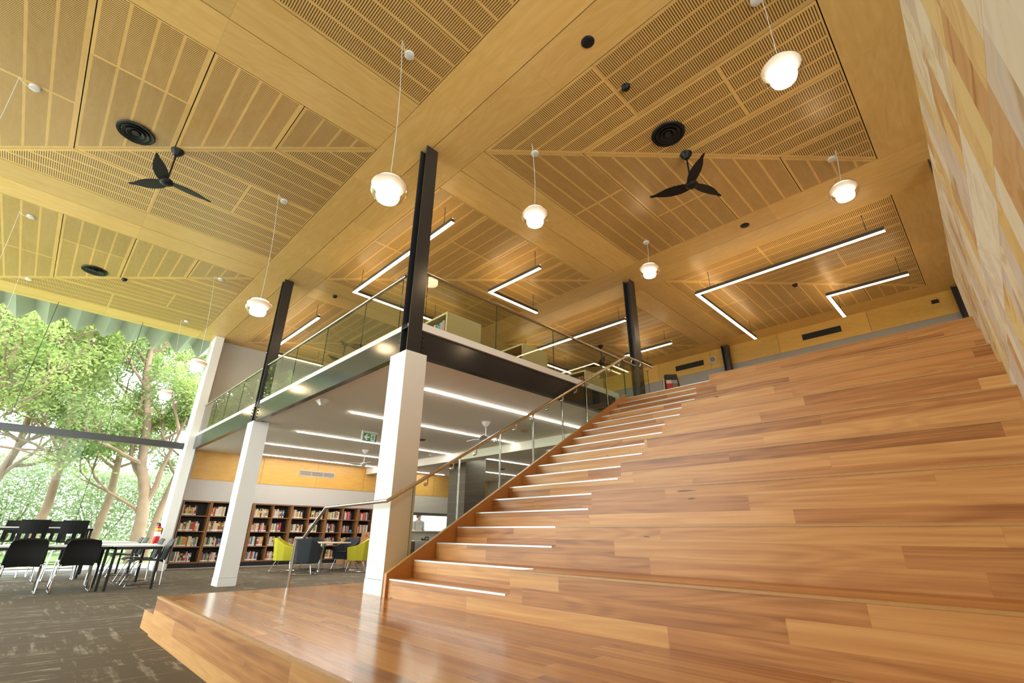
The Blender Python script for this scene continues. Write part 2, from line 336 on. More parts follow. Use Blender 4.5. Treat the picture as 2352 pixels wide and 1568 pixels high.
for x0 in XB:
    for y0 in YB:
        x1, y1 = x0 + BW, y0 + BW - (.19 if y0 == YB[1] else 0); sy = (y1 - y0) / BW; g = .0065
        w4 = BW / 4
        # fold line from (x0,y1) to (x1,y0)
        fd = lambda x, y: ((x1 - x) / BW + (y1 - y) / (y1 - y0) - 1) * BW / math.sqrt(2)
        mbu = MB(); mbl = MB()
        for i in range(4):
            a, b_ = x0 + i * w4 + g, x0 + (i + 1) * w4 - g
            br = {0: 2 * w4, 1: w4}.get(i)
            for s0, s1 in ([(0, br), (br, 9)] if br else [(0, 9)]):
                P = clip([(a, y0 + s0 + (g if s0 == 0 else 0)), (a, y0 + min(s1, BW)), (b_, y0 + min(s1, BW)), (b_, y0 + s0 + (g if s0 == 0 else 0))], lambda x, y: fd(x, y) - .004)
                if len(P) > 2: slotpanel(mbu, P, lambda x, y: y - y0 - s0, lambda x, y: x - a + g, fd, (lambda x, y: s1 - (y - y0)))
            hh = (y1 - y0) / 4; a, b_ = y1 - (i + 1) * hh + g, y1 - i * hh - g
            for s0, s1 in ([(0, br), (br, 9)] if br else [(0, 9)]):
                P = clip([(x1 - min(s1, BW), a), (x1 - min(s1, BW), b_), (x1 - s0 - (g if s0 == 0 else 0), b_), (x1 - s0 - (g if s0 == 0 else 0), a)], lambda x, y: -fd(x, y) - .004)
                if len(P) > 2: slotpanel(mbl, P, lambda x, y: x1 - x - s0, lambda x, y: y1 - i * hh - y, lambda x, y: -fd(x, y), (lambda x, y: s1 - (x1 - x)))
        mbu.build('slotted_panel', 'slotted_plywood', ceil); mbl.build('slotted_panel', 'slotted_plywood', ceil)
# ------------------------------------------------------------------ floor, walls
struct(MB().box(-11.5, 12.0, -10.5, 12.44, -.2, 0).build('floor', 'carpet'))
mb = MB()   # far wall beside the window: bookcase recess and servery opening left out
mb.box(-.16, .20, YF, YF + .3, 0, H + .05); mb.box(.20, XE, YF, YF + .3, 3.21, H + .05)
mb.box(.20, 7.45, YF, YF + .3, 1.80, 2.40); mb.box(7.02, 7.45, YF, YF + .3, 0, 1.80); mb.box(.20, 7.02, YF, YF + .3, 0, .02)
mb.box(7.45, XE, YF, YF + .3, 1.74, 2.40); mb.box(10.3, XE, YF, YF + .3, 0, 1.74); mb.box(.20, XE, YF, YF + .3, 2.40, 3.21)
wallf = struct(mb.build('wall_far', 'wall_paint'))
mb = MB(); xs = [.0, .2, 2.12, 3.91, 5.7, 7.5, 8.85, 10.3, XE]
for k, (a, b_) in enumerate(zip(xs[1:-1], xs[2:])):
    bb = len(mb.v); P = [(a + .005, 2.39), (b_ - .005, 2.39), (b_ - .005, 3.205), (a + .005, 3.205)]; ID[0] += 1
    mb.v += [(x, YF - .012, z) for x, z in P] + [(x, YF, z) for x, z in P]; mb.face(range(bb, bb + 4), uv=P, idn=float(ID[0]))
    for i in range(4): j = (i + 1) % 4; mb.face([bb + j, bb + i, bb + 4 + i, bb + 4 + j], idn=float(ID[0]))
mb.build('plywood_frieze', 'wall_plywood', wallf)
MB().box(-.16, .0, 12.03, 12.42, 0, H).box(.0, .07, 12.03, 12.42, 0, H).build('corner_pier', 'white_paint', wallf)
struct(MB().box(-.18, .09, 12.01, 12.03, 0, .14).box(.09, .2, 12.41, 12.43, 0, .14).build('baseboard_far', 'white_paint'))
mb = MB(); mb.box(XE, XE + .2, -10.5, 12.7, 0, H + .05); walle = struct(mb.build('wall_end', 'grey_paint'))
mb = MB(); ys = [-10, -5.1, -2.865, -.605, 1.5, 3.38, 5.6, 7.8, 10, 12.4]
for a, b_ in zip(ys[:-1], ys[1:]):
    bb = len(mb.v); P = [(a + .005, 6.07), (b_ - .005, 6.07), (b_ - .005, H), (a + .005, H)]; ID[0] += 1
    mb.v += [(XE - .015, y, z) for y, z in P] + [(XE, y, z) for y, z in P]; mb.face(range(bb, bb + 4), uv=P, idn=float(ID[0]))
    for i in range(4): j = (i + 1) % 4; mb.face([bb + j, bb + i, bb + 4 + i, bb + 4 + j], idn=float(ID[0]))
mb.build('plywood_frieze', 'wall_plywood', walle)
struct(MB().box(-11.5, -8.82, -10.7, -10.5, 0, H + .05).box(-1.28, 12.0, -10.7, -10.5, 0, H + .05).box(-8.82, -1.28, -10.7, -10.5, 6.26, H + .05).build('wall_rear', 'grey_paint'))
# sandstone wall beside the bleacher
def ztop(x): return 3.56 + (x + .5) * .139
mb = MB(); xa, xb = -4.6, 5.42
mb.hexa([(xa, YW - .3, 0), (xb, YW - .3, 0), (xb, YW, 0), (xa, YW, 0), (xa, YW - .3, ztop(xa)), (xb, YW - .3, ztop(xb)), (xb, YW, ztop(xb)), (xa, YW, ztop(xa))])
struct(mb.build('wall_sandstone', 'sandstone'))
# mezzanine slab: soffit, floor, fascia upstand
mb = MB(); mb.box(.10, XE, .93, YF, 3.21, 3.50); mb.box(5.25, XE, -10.4, .93, 3.21, 3.50); mb.box(4.91, 5.25, -1.22, .93, 3.21, 3.4995)
mz = struct(mb.build('ceiling_lower', 'soffit_paint'))
MB().box(.03, .10, .86, 12.42, 3.546, 3.65).box(.03, 4.98, .79, .86, 3.546, 3.65).build('edge_fascia', 'white_paint', mz)
MB().box(.10, XE, .93, YF, 3.50, 3.505).build('mezzanine_carpet', 'carpet', mz)
# bulkhead under the mezzanine
struct(MB().box(5.75, 6.15, .95, 12.42, 2.99, 3.21).build('trim_1', 'soffit_paint'))
struct(MB().box(6.5, 7.34, 7.48, 8.3, 0, 3.21).build('wall_lift_shaft', 'dark_tile'))
# servery room behind the far wall
mb = MB(); mb.box(7.2, 10.5, 15.0, 15.2, 0, 3.2); mb.box(7.0, 7.2, 12.73, 15.2, 0, 3.2); mb.box(10.5, 10.7, 12.73, 15.2, 0, 3.2); mb.box(7.0, 10.7, 12.73, 15.2, 3.2, 3.3); mb.box(7.0, 10.7, 12.73, 15.2, -.2, 0)
struct(mb.build('wall_servery', 'white_paint'))
# windows ----------------------------------------------------------
def window(name, a, b, panes, vertical_axis):
    """glazed wall between a and b along an axis; panes is the list of joints"""
    mbg = MB(); mbf = MB()
    for p, q in zip(panes[:-1], panes[1:]):
        for z0, z1 in ((.06, 3.20), (3.37, H)):
            if vertical_axis == 'x': mbg.box(p + .006, q - .006, YF + .05, YF + .062, z0, z1)
            else: mbg.box(-9.012, -9.0, p + .006, q - .006, z0, z1)
    for p in panes[1:-1]:
        if vertical_axis == 'x': mbf.box(p - .006, p + .006, YF + .046, YF + .066, .06, 3.2).box(p - .006, p + .006, YF + .046, YF + .066, 3.37, H)
        else: mbf.box(-9.02, -8.99, p - .006, p + .006, .06, 3.2).box(-9.02, -8.99, p - .006, p + .006, 3.37, H)
    g = struct(mbg.build(name, 'window_glass'))
    mbf.build('glazing_joint', 'glass_edge', g)
    tr = MB(); si = MB()
    if vertical_axis == 'x': tr.box(a, b, YF - .02, YF + .16, 3.20, 3.37); si.box(a, b, YF, YF + .1, 0, .06)
    else: tr.box(-9.1, -8.9, a, b, 3.20, 3.37); si.box(-9.06, -8.95, a, b, 0, .06)
    tr.build('transom', 'steel_paint', g); si.build('sill', 'aluminium', g)
    return g
window('window_1', -9, -.18, [-9.6, -7.73, -5.86, -3.87, -2.0, -.17], 'x')
window('window_2', .9, YF, [.9, 2.8, 4.7, 6.6, 8.5, 10.4, YF], 'y')
struct(MB().box(-9.2, -9.0, -10.5, .9, 0, H + .05).build('wall_side', 'grey_paint'))
w3 = MB(); f3 = MB(); js3 = [-8.8, -7.3, -5.8, -4.3, -2.8, -1.3]
for p, q in zip(js3[:-1], js3[1:]): w3.box(p + .006, q - .006, -10.56, -10.548, .06, 6.2)
for p in js3: f3.box(p - .02, p + .02, -10.6, -10.5, .06, 6.2)
w3 = struct(w3.build('window_3', 'window_glass')); f3.box(-8.82, -1.28, -10.6, -10.5, 0, .06).box(-8.82, -1.28, -10.6, -10.5, 6.2, 6.26); f3.build('window_frame', 'steel_paint', w3)
# ------------------------------------------------------------------ columns and beams
def ibeam_post(mb, x0, x1, y0, y1, z0, z1, tf=.016, tw=.012):
    mb.box(x0, x1, y0, y0 + tf, z0, z1); mb.box(x0, x1, y1 - tf, y1, z0, z1); xm = (x0 + x1) / 2; mb.box(xm - tw / 2, xm + tw / 2, y0 + tf, y1 - tf, z0, z1)
def column(name, label, cx, cy_, zb, zc, grp='columns with white casing'):
    c = thing(name, label, 'column', (cx, cy_, zb), 0, grp)
    x0, y0 = cx - .16, cy_ - .19
    MB().box(x0, x0 + .323, y0, y0 + .386, zb + .15, zc).build('casing', 'white_paint', c, (cx, cy_, zb))
    MB().box(x0 - .004, x0 + .327, y0 - .004, y0 + .39, zb, zb + .146).build('skirting', 'white_paint', c, (cx, cy_, zb))
    mb = MB(); ibeam_post(mb, x0 + .005, x0 + .216, y0 + .004, y0 + .19, zc - .3, H); mb.box(x0 + .01, x0 + .21, y0 + .02, y0 + .175, 3.53, 3.545)
    mb.build('steel_post', 'steel_paint', c, (cx, cy_, zb)); return c
column('column', 'white boxed column with dark steel top standing on the timber platform', .109, .961, .35, 3.193)
column('column', 'white boxed column with dark steel top standing on carpet before the bookcase', .147, 6.96, 0., 3.193)
def post(label, x, y, z0):
    c = thing('steel_column', label, 'column', (x, y, z0), 0, 'steel posts on the upper floor')
    mb = MB(); ibeam_post(mb, x - .105, x + .105, y - .095, y + .095, z0, H); mb.build('shaft', 'steel_paint', c, (x, y, z0)); return c
post('dark steel post on the upper floor at the top of the stair handrail', 5.96, .88, 3.5)
post('dark steel post behind the top of the sandstone wall', 6.0, -4.88, 3.5)
post('dark steel post against the end wall beside the round white speaker', 11.74, .92, 3.5)
post('dark steel post in the far corner where end wall meets the sandstone wall', 11.74, -4.72, 3.5)
def beam(label, a, b, axis, fixed, sgn):
    """channel beam with its web facing the hall; plates and bolts at the ends"""
    o = thing('steel_beam', label, 'beam', (0, 0, 3.18), 0)
    mb = MB()
    if axis == 'y':
        mb.box(fixed, fixed + .012, a, b, 3.18, 3.546); mb.box(fixed + .012, fixed + .10, a, b, 3.18, 3.196)
    else:
        mb.box(a, b, fixed, fixed + .012, 3.18, 3.546); mb.box(a, b, fixed + .012, fixed + .10, 3.18, 3.196)
    mb.build('web', 'beam_paint', o, (0, 0, 3.18))
    for e in ((a + .05,) if axis == 'x' else (a + .05, b - .05 if b < 7 else None)):
        if e is None: continue
        for k in range(4):
            z = 3.26 + k * .07; q = MB()
            if axis == 'y': q.tube([(fixed, e, z), (fixed - .018, e, z)], .014, 6)
            else: q.tube([(e, fixed, z), (e, fixed - .018, z)], .014, 6)
            q.build('bolt', 'steel_paint', o, (0, 0, 3.18))
    return o
beam('dark steel beam running left between the two white boxed columns', .97, 6.74, 'y', .0, -1)
beam('dark steel beam end beyond the far boxed column reaching the window wall pier', 6.99, 12.03, 'y', .0, -1)
beam('dark steel beam running right from the near column behind the stair balustrade', .17, 4.9, 'x', .83, -1)
# ------------------------------------------------------------------ bleacher stair
st = thing('bleacher_stair', 'wide timber seating stair with white nosing strips rising to the upper floor', 'stair', (X1, 0, .35))
O = (X1, 0, .35)
for k in range(1, 10):
    xf = X1 + 2 * (k - 1) * GO; zt = .35 + .35 * k
    mb = MB(); x_e = xf + 2 * GO
    mb.cur = 0; b = len(mb.v)
    mb.box(xf, x_e, YW, YR, zt - .35, zt)
    for i in range(len(mb.f)): mb.mi[i] = 0 if i == 1 else 1
    tier = mb.build('seating_tier', ['timber_tread', 'timber_riser'], st, O)
    MB().box(xf - .006, xf + .025, YW, YR, zt - .014, zt + .002).build('edge_highlight_board', 'timber_edge', tier, O)  # bullnose edge strip, standing in for the highlight along the tier front
for i in range(1, 19):
    xf = X1 + (i - 1) * GO; zt = .35 + RISE * i; mb = MB(); mb.box(xf, xf + GO + (.0 if i < 18 else .1), YR, YL, zt - RISE, zt)
    for j in range(len(mb.f)): mb.mi[j] = 0 if j == 1 else 1
    sp = mb.build('step', ['timber_tread', 'timber_riser'], st, O)
    MB().box(xf - .006, xf + .032, YR + .045 if i % 2 else YR + .005, YL - .02, zt - .012, zt + .003).build('nosing_strip', 'aluminium', sp, O)
mb = MB(); s0, s1 = X1 - .03, X1 + 17 * GO + .06; sl_ = RISE / GO
zs = lambda x: .35 + RISE + .055 + (x - X1) * sl_
mb.prism([(s0, YL, .35), (s1, YL, zs(s1) - .6), (s1, YL, zs(s1)), (s0, YL, zs(s0))], (0, .045, 0))
mb.build('stringer', 'timber_string', st, O)
MB().prism([(s0, YL - .003, zs(s0)), (s1, YL - .003, zs(s1)), (s1, YL - .003, zs(s1) + .012), (s0, YL - .003, zs(s0) + .012)], (0, .051, 0)).build('stringer_cap', 'timber_edge', st, O)
# side closing wall under the stair
struct(MB().prism([(.3, YL + .047, 0), (4.9, YL + .047, 0), (4.9, YL + .047, 3.2), (.3, YL + .047, .5)], (0, .02, 0)).build('wall_under_stair', 'grey_paint'))
# platform
pf = thing('timber_platform', 'low polished timber platform at the foot of the seating stair', 'platform', (-.9, -1, 0))
P0 = (-.9, -1, 0)
mb = MB(); mb.box(-1.80, X1 + .01, YW, 2.2, 0, .35)
for j in range(len(mb.f)): mb.mi[j] = 0 if j == 1 else 1
up = mb.build('upper_deck', ['timber_deck', 'timber_riser'], pf, P0); 
MB().box(-1.804, -1.775, YW, 2.203, .334, .352).build('edge_highlight_board', 'timber_edge', up, P0)  # strip standing in for the bright highlight on the platform edge
mb = MB(); mb.box(-1.78, 1.4, 2.203, 2.78, 0, .175); mb.box(X1 + .012, 1.4, YL + .07, 2.2, 0, .35)
for j in range(len(mb.f)): mb.mi[j] = 0 if j % 6 == 1 else 1
mb.build('lower_step', ['timber_deck', 'timber_riser'], pf, P0)
# ------------------------------------------------------------------ balustrades and rails
def pane_run(parent, org, pts, z0f, z1f, yoff, axis, mat='rail_glass'):
    """flat panes between consecutive pts along an axis at constant other coordinate"""
    for a, b in zip(pts[:-1], pts[1:]):
        a += .004; b -= .004; mb = MB(); th = .006
        if axis == 'x': q = [(a, yoff - th, z0f(a)), (b, yoff - th, z0f(b)), (b, yoff + th, z0f(b)), (a, yoff + th, z0f(a)), (a, yoff - th, z1f(a)), (b, yoff - th, z1f(b)), (b, yoff + th, z1f(b)), (a, yoff + th, z1f(a))]
        else: q = [(yoff - th, b, z0f(b)), (yoff - th, a, z0f(a)), (yoff + th, a, z0f(a)), (yoff + th, b, z0f(b)), (yoff - th, b, z1f(b)), (yoff - th, a, z1f(a)), (yoff + th, a, z1f(a)), (yoff + th, b, z1f(b))]
        mb.hexa(q)
        for f, i in zip(range(6), (1, 1, 0, 1, 0, 1)): mb.mi[f] = i
        mb.build('glass_pane', [mat, 'glass_edge'], parent, org)
bl = thing('glass_balustrade', 'glass balustrade along the stair side with round steel handrail', 'balustrade', (0, .68, .35))
O2 = (0, .68, .35); js = [.17, .84, 1.56, 2.255, 2.985, 3.68, 4.36, 5.05]
pane_run(bl, O2, js, lambda x: zs(x) - .10, lambda x: zs(x) + .80, .675, 'x')
for j in js[1:-1]: 
    MB().tube([(j, .655, zs(j) - .02), (j, .655, zs(j) + .79)], .010, 8).build('joint_strip', 'brushed_steel', bl, O2, smooth=True)
zr = lambda x: 1.302 + (x + .19) * (4.45 - 1.302) / (5.11 + .19)
MB().tube([(-.2, 2.93, 0.), (-.2, 2.93, .895), (-.2, 2.67, .90), (-.2, 2.11, 1.28), (-.2, .60, 1.302), (5.1, .60, 4.45), (6.12, .60, 4.45)], .021, 14).build('handrail', 'brushed_steel', bl, O2, smooth=True)
for k in range(13):
    x = .32 + k * .375
    if x > 4.95: break
    z = zr(x); mb = MB(); mb.tube([(x, .60, z - .02), (x + .01, .615, z - .085), (x + .01, .672, z - .085)], .009, 8); mb.tube([(x + .01, .640, z - .085), (x + .01, .668, z - .085)], .02, 12)
    mb.build('bracket', 'chrome', bl, O2, smooth=True)
for x in (5.3, 5.65, 6.0):
    MB().tube([(x, .60, 4.43), (x, .63, 4.36), (x, .672, 4.36)], .009, 8).build('bracket', 'chrome', bl, O2, smooth=True)
pane_run(bl, O2, [5.06, 5.55, 6.05], lambda x: 3.5, lambda x: 4.36, .675, 'x')
bl2 = thing('glass_balustrade', 'glass balustrade along the left mezzanine edge above the long beam', 'balustrade', (.065, 6, 3.65))
O3 = (.065, 6, 3.65)
pane_run(bl2, O3, [1.18, 2.28, 3.68, 5.05, 6.72], lambda y: 3.60, lambda y: 4.43, .035, 'y'); pane_run(bl2, O3, [7.05, 8.35, 9.6, 10.65, 11.95], lambda y: 3.60, lambda y: 4.43, .035, 'y')
MB().tube([(.03, 1.12, 4.465), (.03, 6.74, 4.465)], .022, 12).tube([(.03, 7.02, 4.465), (.03, 12.03, 4.465)], .022, 12).build('handrail', 'brushed_steel', bl2, O3, smooth=True)
bl3 = thing('glass_balustrade', 'glass balustrade along the right mezzanine edge behind the stair', 'balustrade', (2.6, .83, 3.65)); O4 = (2.6, .83, 3.65)
pane_run(bl3, O4, [.22, 1.58, 2.99, 4.53, 5.80], lambda x: 3.60, lambda x: 4.43, .83, 'x')
MB().tube([(.19, .83, 4.465), (5.84, .83, 4.465)], .022, 12).build('handrail', 'brushed_steel', bl3, O4, smooth=True)
# ------------------------------------------------------------------ pendants
def pendant(hook, canopy, g, label, gl=None):
    sz = .205; o = thing('pendant_light', label, 'pendant light', (g[0], g[1], H), 0, 'round clear glass pendant lights'); OG = (g[0], g[1], H)
    MB().lathe([(.001, H - .001), (.062, H - .001), (.062, H - .03), (.05, H - .036), (.001, H - .036)][::-1], (canopy[0], canopy[1], 0), 20).build('ceiling_canopy', 'sensor_white', o, OG, smooth=True)
    sw = Vector((hook[0], hook[1], H - .01)); tp = Vector((g[0], g[1], g[2] + .165)); pts = [(canopy[0], canopy[1], H - .034), tuple(sw + Vector(((canopy[0] - hook[0]) * .4, (canopy[1] - hook[1]) * .4, -.04))), tuple(sw)]
    for k in range(1, 9): f = k / 8; q = sw.lerp(tp, f); q += Vector((.03, .0, 0)) * sin(f * pi); pts.append(tuple(q))
    MB().tube(pts, .0035, 6).build('cable', 'sensor_white', o, OG)
    prof = []
    for k in range(17): a = -pi / 2 + pi * k / 16; prof.append((max(.001, sz * cos(a)), .165 * sin(a)))
    MB().lathe(prof, g, 32).build('glass_globe', 'lamp_glass', o, OG, smooth=True)
    MB().lathe([(.001, -.157), (.07, -.152), (.112, -.134), (.124, -.10), (.118, -.05), (.10, .0), (.075, .045), (.05, .06), (.001, .062)], g, 24).build('diffuser', 'lamp_glow', o, OG, smooth=True)
    MB().lathe([(.045, .063), (.135, .098), (.138, .106), (.10, .128), (.05, .146), (.012, .15), (.010, .175), (.001, .176)], g, 28).build('lamp_cap', 'sign_white', o, OG, smooth=True)
    MB().lathe([(.112, -.03), (.150, -.005), (.186, .045), (.178, .052), (.10, .03)], g, 28).build('painted_glow_ring', 'lamp_white', o, OG, smooth=True)  # pale opaque ring added to stand in for the globe's whitish glow
    for dx, dy in ((-.11, .05), (.06, -.11)): MB().tube([(g[0] + dx, g[1] + dy, g[2] + .10), (g[0] + dx, g[1] + dy, g[2] + .155)], .006, 6).build('clip', 'chrome', o, OG)
    MB().obox((g[0] + .09, g[1] - .06, g[2] + .088), (.045, .006, .016), Matrix.Rotation(radians(-45), 3, 'Z')).build('rating_plate', 'sensor_white', o, OG)
    return o
pendant((-1.27, -.42), (-1.1, -.32), (-1.20, -.46, 4.37), 'clear glass pendant light hanging just left of the near steel column')
pendant((1.10, -.43), (1.28, -.33), (1.12, -.46, 5.28), 'clear glass pendant light over the stair nearest right of the near column')
pendant((1.26, -3.79), (1.35, -3.72), (1.26, -3.77, 5.39), 'largest looking clear glass pendant light beside the sandstone wall')
pendant((4.61, -3.78), (4.78, -3.69), (4.60, -3.72, 5.90), 'clear glass pendant light near the top end of the sandstone wall')
pendant((4.64, -.38), (4.76, -.31), (4.63, -.37, 5.92), 'clear glass pendant light over the stair top beside the upper steel post')
pendant((-1.29, 3.66), (-1.14, 3.80), (-1.18, 3.63, 4.41), 'clear glass pendant light left of the farther steel column')
pendant((-1.28, 7.81), (-1.12, 7.91), (-1.13, 7.79, 4.43), 'clear glass pendant light before the white pier at the window end')
pendant((-1.24, 11.44), (-1.11, 11.40), (-1.09, 11.42, 4.47), 'farthest clear glass pendant light seen against the trees')
pendant((-4.69, 3.75), (-4.53, 3.81), (-4.66, 3.72, 4.41), 'clear glass pendant light on the leftmost hook of the middle ceiling bay')
pendant((-4.66, 7.80), (-4.50, 7.86), (-4.63, 7.78, 4.43), 'clear glass pendant light on the leftmost hook of the window ceiling bay')
pendant((-4.64, 11.28), (-4.48, 11.32), (-4.61, 11.26, 4.46), 'clear glass pendant light on the leftmost hook close to the window head')
# ------------------------------------------------------------------ linear lights
def lbar(label, p, z, rods):
    """p: list of plan points of the bar's centre line; a bar 70 mm wide"""
    o = thing('linear_light', label, 'linear light', (p[0][0], p[0][1], H), 0, 'suspended linear lights'); OG = (p[0][0], p[0][1], H); hw = .035
    def strip(z0, z1, w_, mat, nm):
        L, Rr = [], []
        for i in range(len(p)):
            a = Vector(p[i]) - Vector(p[i - 1]) if i else Vector(p[1]) - Vector(p[0]); b = Vector(p[i + 1]) - Vector(p[i]) if i < len(p) - 1 else a
            n1 = Vector((-a.y, a.x)).normalized(); n2 = Vector((-b.y, b.x)).normalized(); n = (n1 + n2); n = n / n.dot(n1) if n.length > 1e-6 else n1
            L.append(Vector(p[i]) + n * w_); Rr.append(Vector(p[i]) - n * w_)
        mb = MB()
        for i in range(len(p) - 1):
            q = [Rr[i], Rr[i + 1], L[i + 1], L[i]]; mb.hexa([(v.x, v.y, z0) for v in q] + [(v.x, v.y, z1) for v in q])
        return mb.build(nm, mat, o, OG)
    strip(z + .012, z + .085, hw, 'dark_tile', 'housing'); strip(z, z + .011, hw - .002, 'bar_glow', 'diffuser'); strip(z + .0855, z + .088, hw - .012, 'bar_up_glow', 'top_diffuser')
    for r in rods: MB().tube([(r[0], r[1], z + .08), (r[0], r[1], H - .001)], .006, 6).build('suspension_rod', 'dark_tile', o, OG)
    return o
ZL = 6.2
lbar('long angled bar light behind the near steel column', [(1.09, 1.53), (1.12, 5.30), (4.1, 5.27)], ZL, [(1.09, 1.8), (1.12, 5.0), (3.4, 5.27)])
lbar('short angled bar light above the middle of the right glass balustrade', [(3.38, 1.46), (3.36, 3.02), (4.94, 2.98)], ZL, [(3.38, 1.6), (4.8, 2.98)])
lbar('longest angled bar light over the top of the seating stair', [(6.85, -3.96), (6.84, -.38), (10.55, -.37)], ZL, [(6.85, -3.7), (6.84, -.7), (10.3, -.37)])
lbar('angled bar light with a short leg nearest the end wall and sandstone wall', [(9.11, -4.02), (9.05, -2.53), (10.6, -2.53)], ZL, [(9.1, -3.9), (10.4, -2.53)])
lbar('straight bar light running up to the upper steel post at the stair head', [(6.90, 1.61), (6.87, 5.40), (9.3, 5.37)], ZL, [(6.9, 1.8), (6.87, 5.2), (9.0, 5.37)])
lbar('angled bar light partly hidden by the farther steel column', [(1.14, 7.29), (1.12, 10.98), (2.89, 10.98)], ZL, [(1.14, 7.5), (1.12, 10.7), (2.7, 10.98)])
lbar('short angled bar light just right of the upper steel post', [(9.20, 1.51), (9.17, 3.03), (10.7, 3.03)], ZL, [(9.2, 1.7), (10.5, 3.03)])
lbar('angled bar light farthest back over the mezzanine bookshelves', [(6.9, 7.4), (6.88, 11.0), (8.9, 11.0)], ZL, [(6.9, 7.6), (8.7, 11.)])
def soff(label, x0, x1, y):
    o = thing('recessed_strip_light', label, 'strip light', ((x0 + x1) / 2, y, 3.21), 0, 'strip lights set in the lower ceiling'); OG = ((x0 + x1) / 2, y, 3.21)
    MB().box(x0 - .01, x1 + .01, y - .03, y + .03, 3.203, 3.2098).build('trim_frame', 'sensor_white', o, OG); MB().box(x0, x1, y - .023, y + .023, 3.188, 3.203).build('diffuser', 'soffit_glow', o, OG)
soff('nearest strip light in the lower ceiling behind the right steel beam', 1.15, 5.48, 2.13)
soff('second strip light from the right beam in the lower ceiling', 1.10, 5.70, 4.55)
soff('third strip light passing just behind the green exit sign', 1.13, 5.70, 7.30)
soff('fourth strip light in the lower ceiling passing the farther white fan', 1.12, 5.70, 9.57)
soff('last strip light of the lower ceiling beside the plywood frieze', 1.55, 5.70, 11.7)
soff('strip light right of the dark shaft seen through the stair glass', 6.95, 9.3, 7.25 - .1); soff('lower strip light right of the dark shaft near the far wall', 9.32, 11.2, 9.73); soff('strip light between dark shaft and servery opening', 6.5, 8.9, 11.8)
soff('strip light deep under the mezzanine toward the end wall', 7.2, 9.6, 4.6)
# ------------------------------------------------------------------ ceiling fans
def fan(label, x, y, zt, zh, ang, mat, rb=.64, group='ceiling fans'):
    o = thing('ceiling_fan', label, 'fan', (x, y, zt), 0, group); OG = (x, y, zt)
    MB().lathe([(.001, -.10), (.035, -.10), (.085, -.03), (.095, 0), (.001, 0)], (x, y, zt), 24).build('canopy', mat, o, OG, smooth=True)
    MB().tube([(x, y, zt - .08), (x, y, zh)], .013, 10).build('downrod', mat, o, OG, smooth=True)
    MB().lathe([(.001, -.045), (.05, -.042), (.085, -.02), (.10, .01), (.07, .045), (.03, .07), (.001, .075)], (x, y, zh), 24).build('hub', mat, o, OG, smooth=True)
    for a in ang:
        Rm = Matrix.Rotation(radians(a), 3, 'Z'); mb = MB(); N = 14; top = []; bot = []
        for k in range(N + 1):
            r = .04 + (rb - .04) * k / N; f = k / N
            w_ = (.05 + .135 * sin(pi * min(1, f * 1.05 + .12)) ** .8) * (1 if f < .9 else 1 - ((f - .9) / .1) ** 2 * .6); sweep = .05 * f * f - .02
            tw = radians(14) * (1 - f * .5); dr = .02 * f
            for lst, dz in ((top, .006), (bot, -.004)):
                lst.append([Rm @ Vector((r, sweep - w_ * .5 * cos(tw), -w_ * .5 * sin(tw) + dz + dr)), Rm @ Vector((r, sweep + w_ * .5 * cos(tw), w_ * .5 * sin(tw) + dz + dr))])
        b = len(mb.v)
        for i in range(N + 1): mb.v += [tuple(Vector((x, y, zh)) + q) for q in (top[i][0], top[i][1], bot[i][1], bot[i][0])]
        for i in range(N):
            for j in range(4): mb.face([b + i * 4 + j, b + i * 4 + (j + 1) % 4, b + (i + 1) * 4 + (j + 1) % 4, b + (i + 1) * 4 + j])
        mb.face([b, b + 3, b + 2, b + 1]); mb.face([b + N * 4 + j for j in range(4)])
        mb.build('blade', mat, o, OG, smooth=True)
    return o
fan('black three-blade ceiling fan in the left hall bay beside a round vent', -2.84, 3.77, H, 6.05, (-114, 128, 4), 'black_plastic')
fan('black three-blade ceiling fan above the seating stair', 3.02, -2.05, H, 6.06, (-141, 103, -22), 'black_plastic')
fan('black ceiling fan over the mezzanine seen through the left balustrade glass', 3.0, 9.7, H, 6.06, (200, 80, -40), 'black_plastic')
fan('black ceiling fan over the mezzanine seen through the right balustrade glass', 8.92, 3.8, H, 6.06, (220, 100, -20), 'black_plastic')
fan('white ceiling fan under the mezzanine seen above the stair handrail', 3.57, 3.26, 3.21, 2.82, (-20, 100, 220), 'sensor_white', .5, 'white fans under the mezzanine')
fan('white ceiling fan under the mezzanine left of the near boxed column', 3.62, 8.6, 3.21, 2.80, (20, 140, 260), 'sensor_white', .5, 'white fans under the mezzanine')
# ------------------------------------------------------------------ vents, sensors, speakers, signs
def diffuser(label, x, y):
    o = thing('round_vent', label, 'vent', (x, y, H), 0, 'round black ceiling vents'); OG = (x, y, H)
    MB().lathe([(.21, -.001), (.25, -.012), (.24, -.03), (.20, -.02), (.19, -.004)], (x, y, H), 32).build('outer_ring', 'black_plastic', o, OG, smooth=True)
    for r in (.15, .09): MB().lathe([(r - .015, -.004), (r + .03, -.03), (r + .022, -.034), (r - .024, -.006)], (x, y, H), 28).build('cone_ring', 'black_plastic', o, OG, smooth=True)
    MB().lathe([(.001, -.03), (.05, -.028), (.055, -.006), (.2, -.004), (.2, -.001), (.001, -.001)], (x, y, H), 28).build('backing', 'black_matt', o, OG, smooth=True)
diffuser('round black ceiling vent beside the left hall fan', -3.39, 3.78); diffuser('round black ceiling vent beside the fan above the stair', 2.43, -2.05); diffuser('round black ceiling vent near the window wall', -3.37, 9.61)
def puck(name, label, cat, x, y, r, d, grp, mat='black_plastic'):
    tag(MB().lathe([(.001, -d), (r * .55, -d), (r * .9, -d * .6), (r, 0), (.001, 0)], (x, y, H), 20).build(name, mat, None, (0, 0, 0), smooth=True), label, cat, grp)
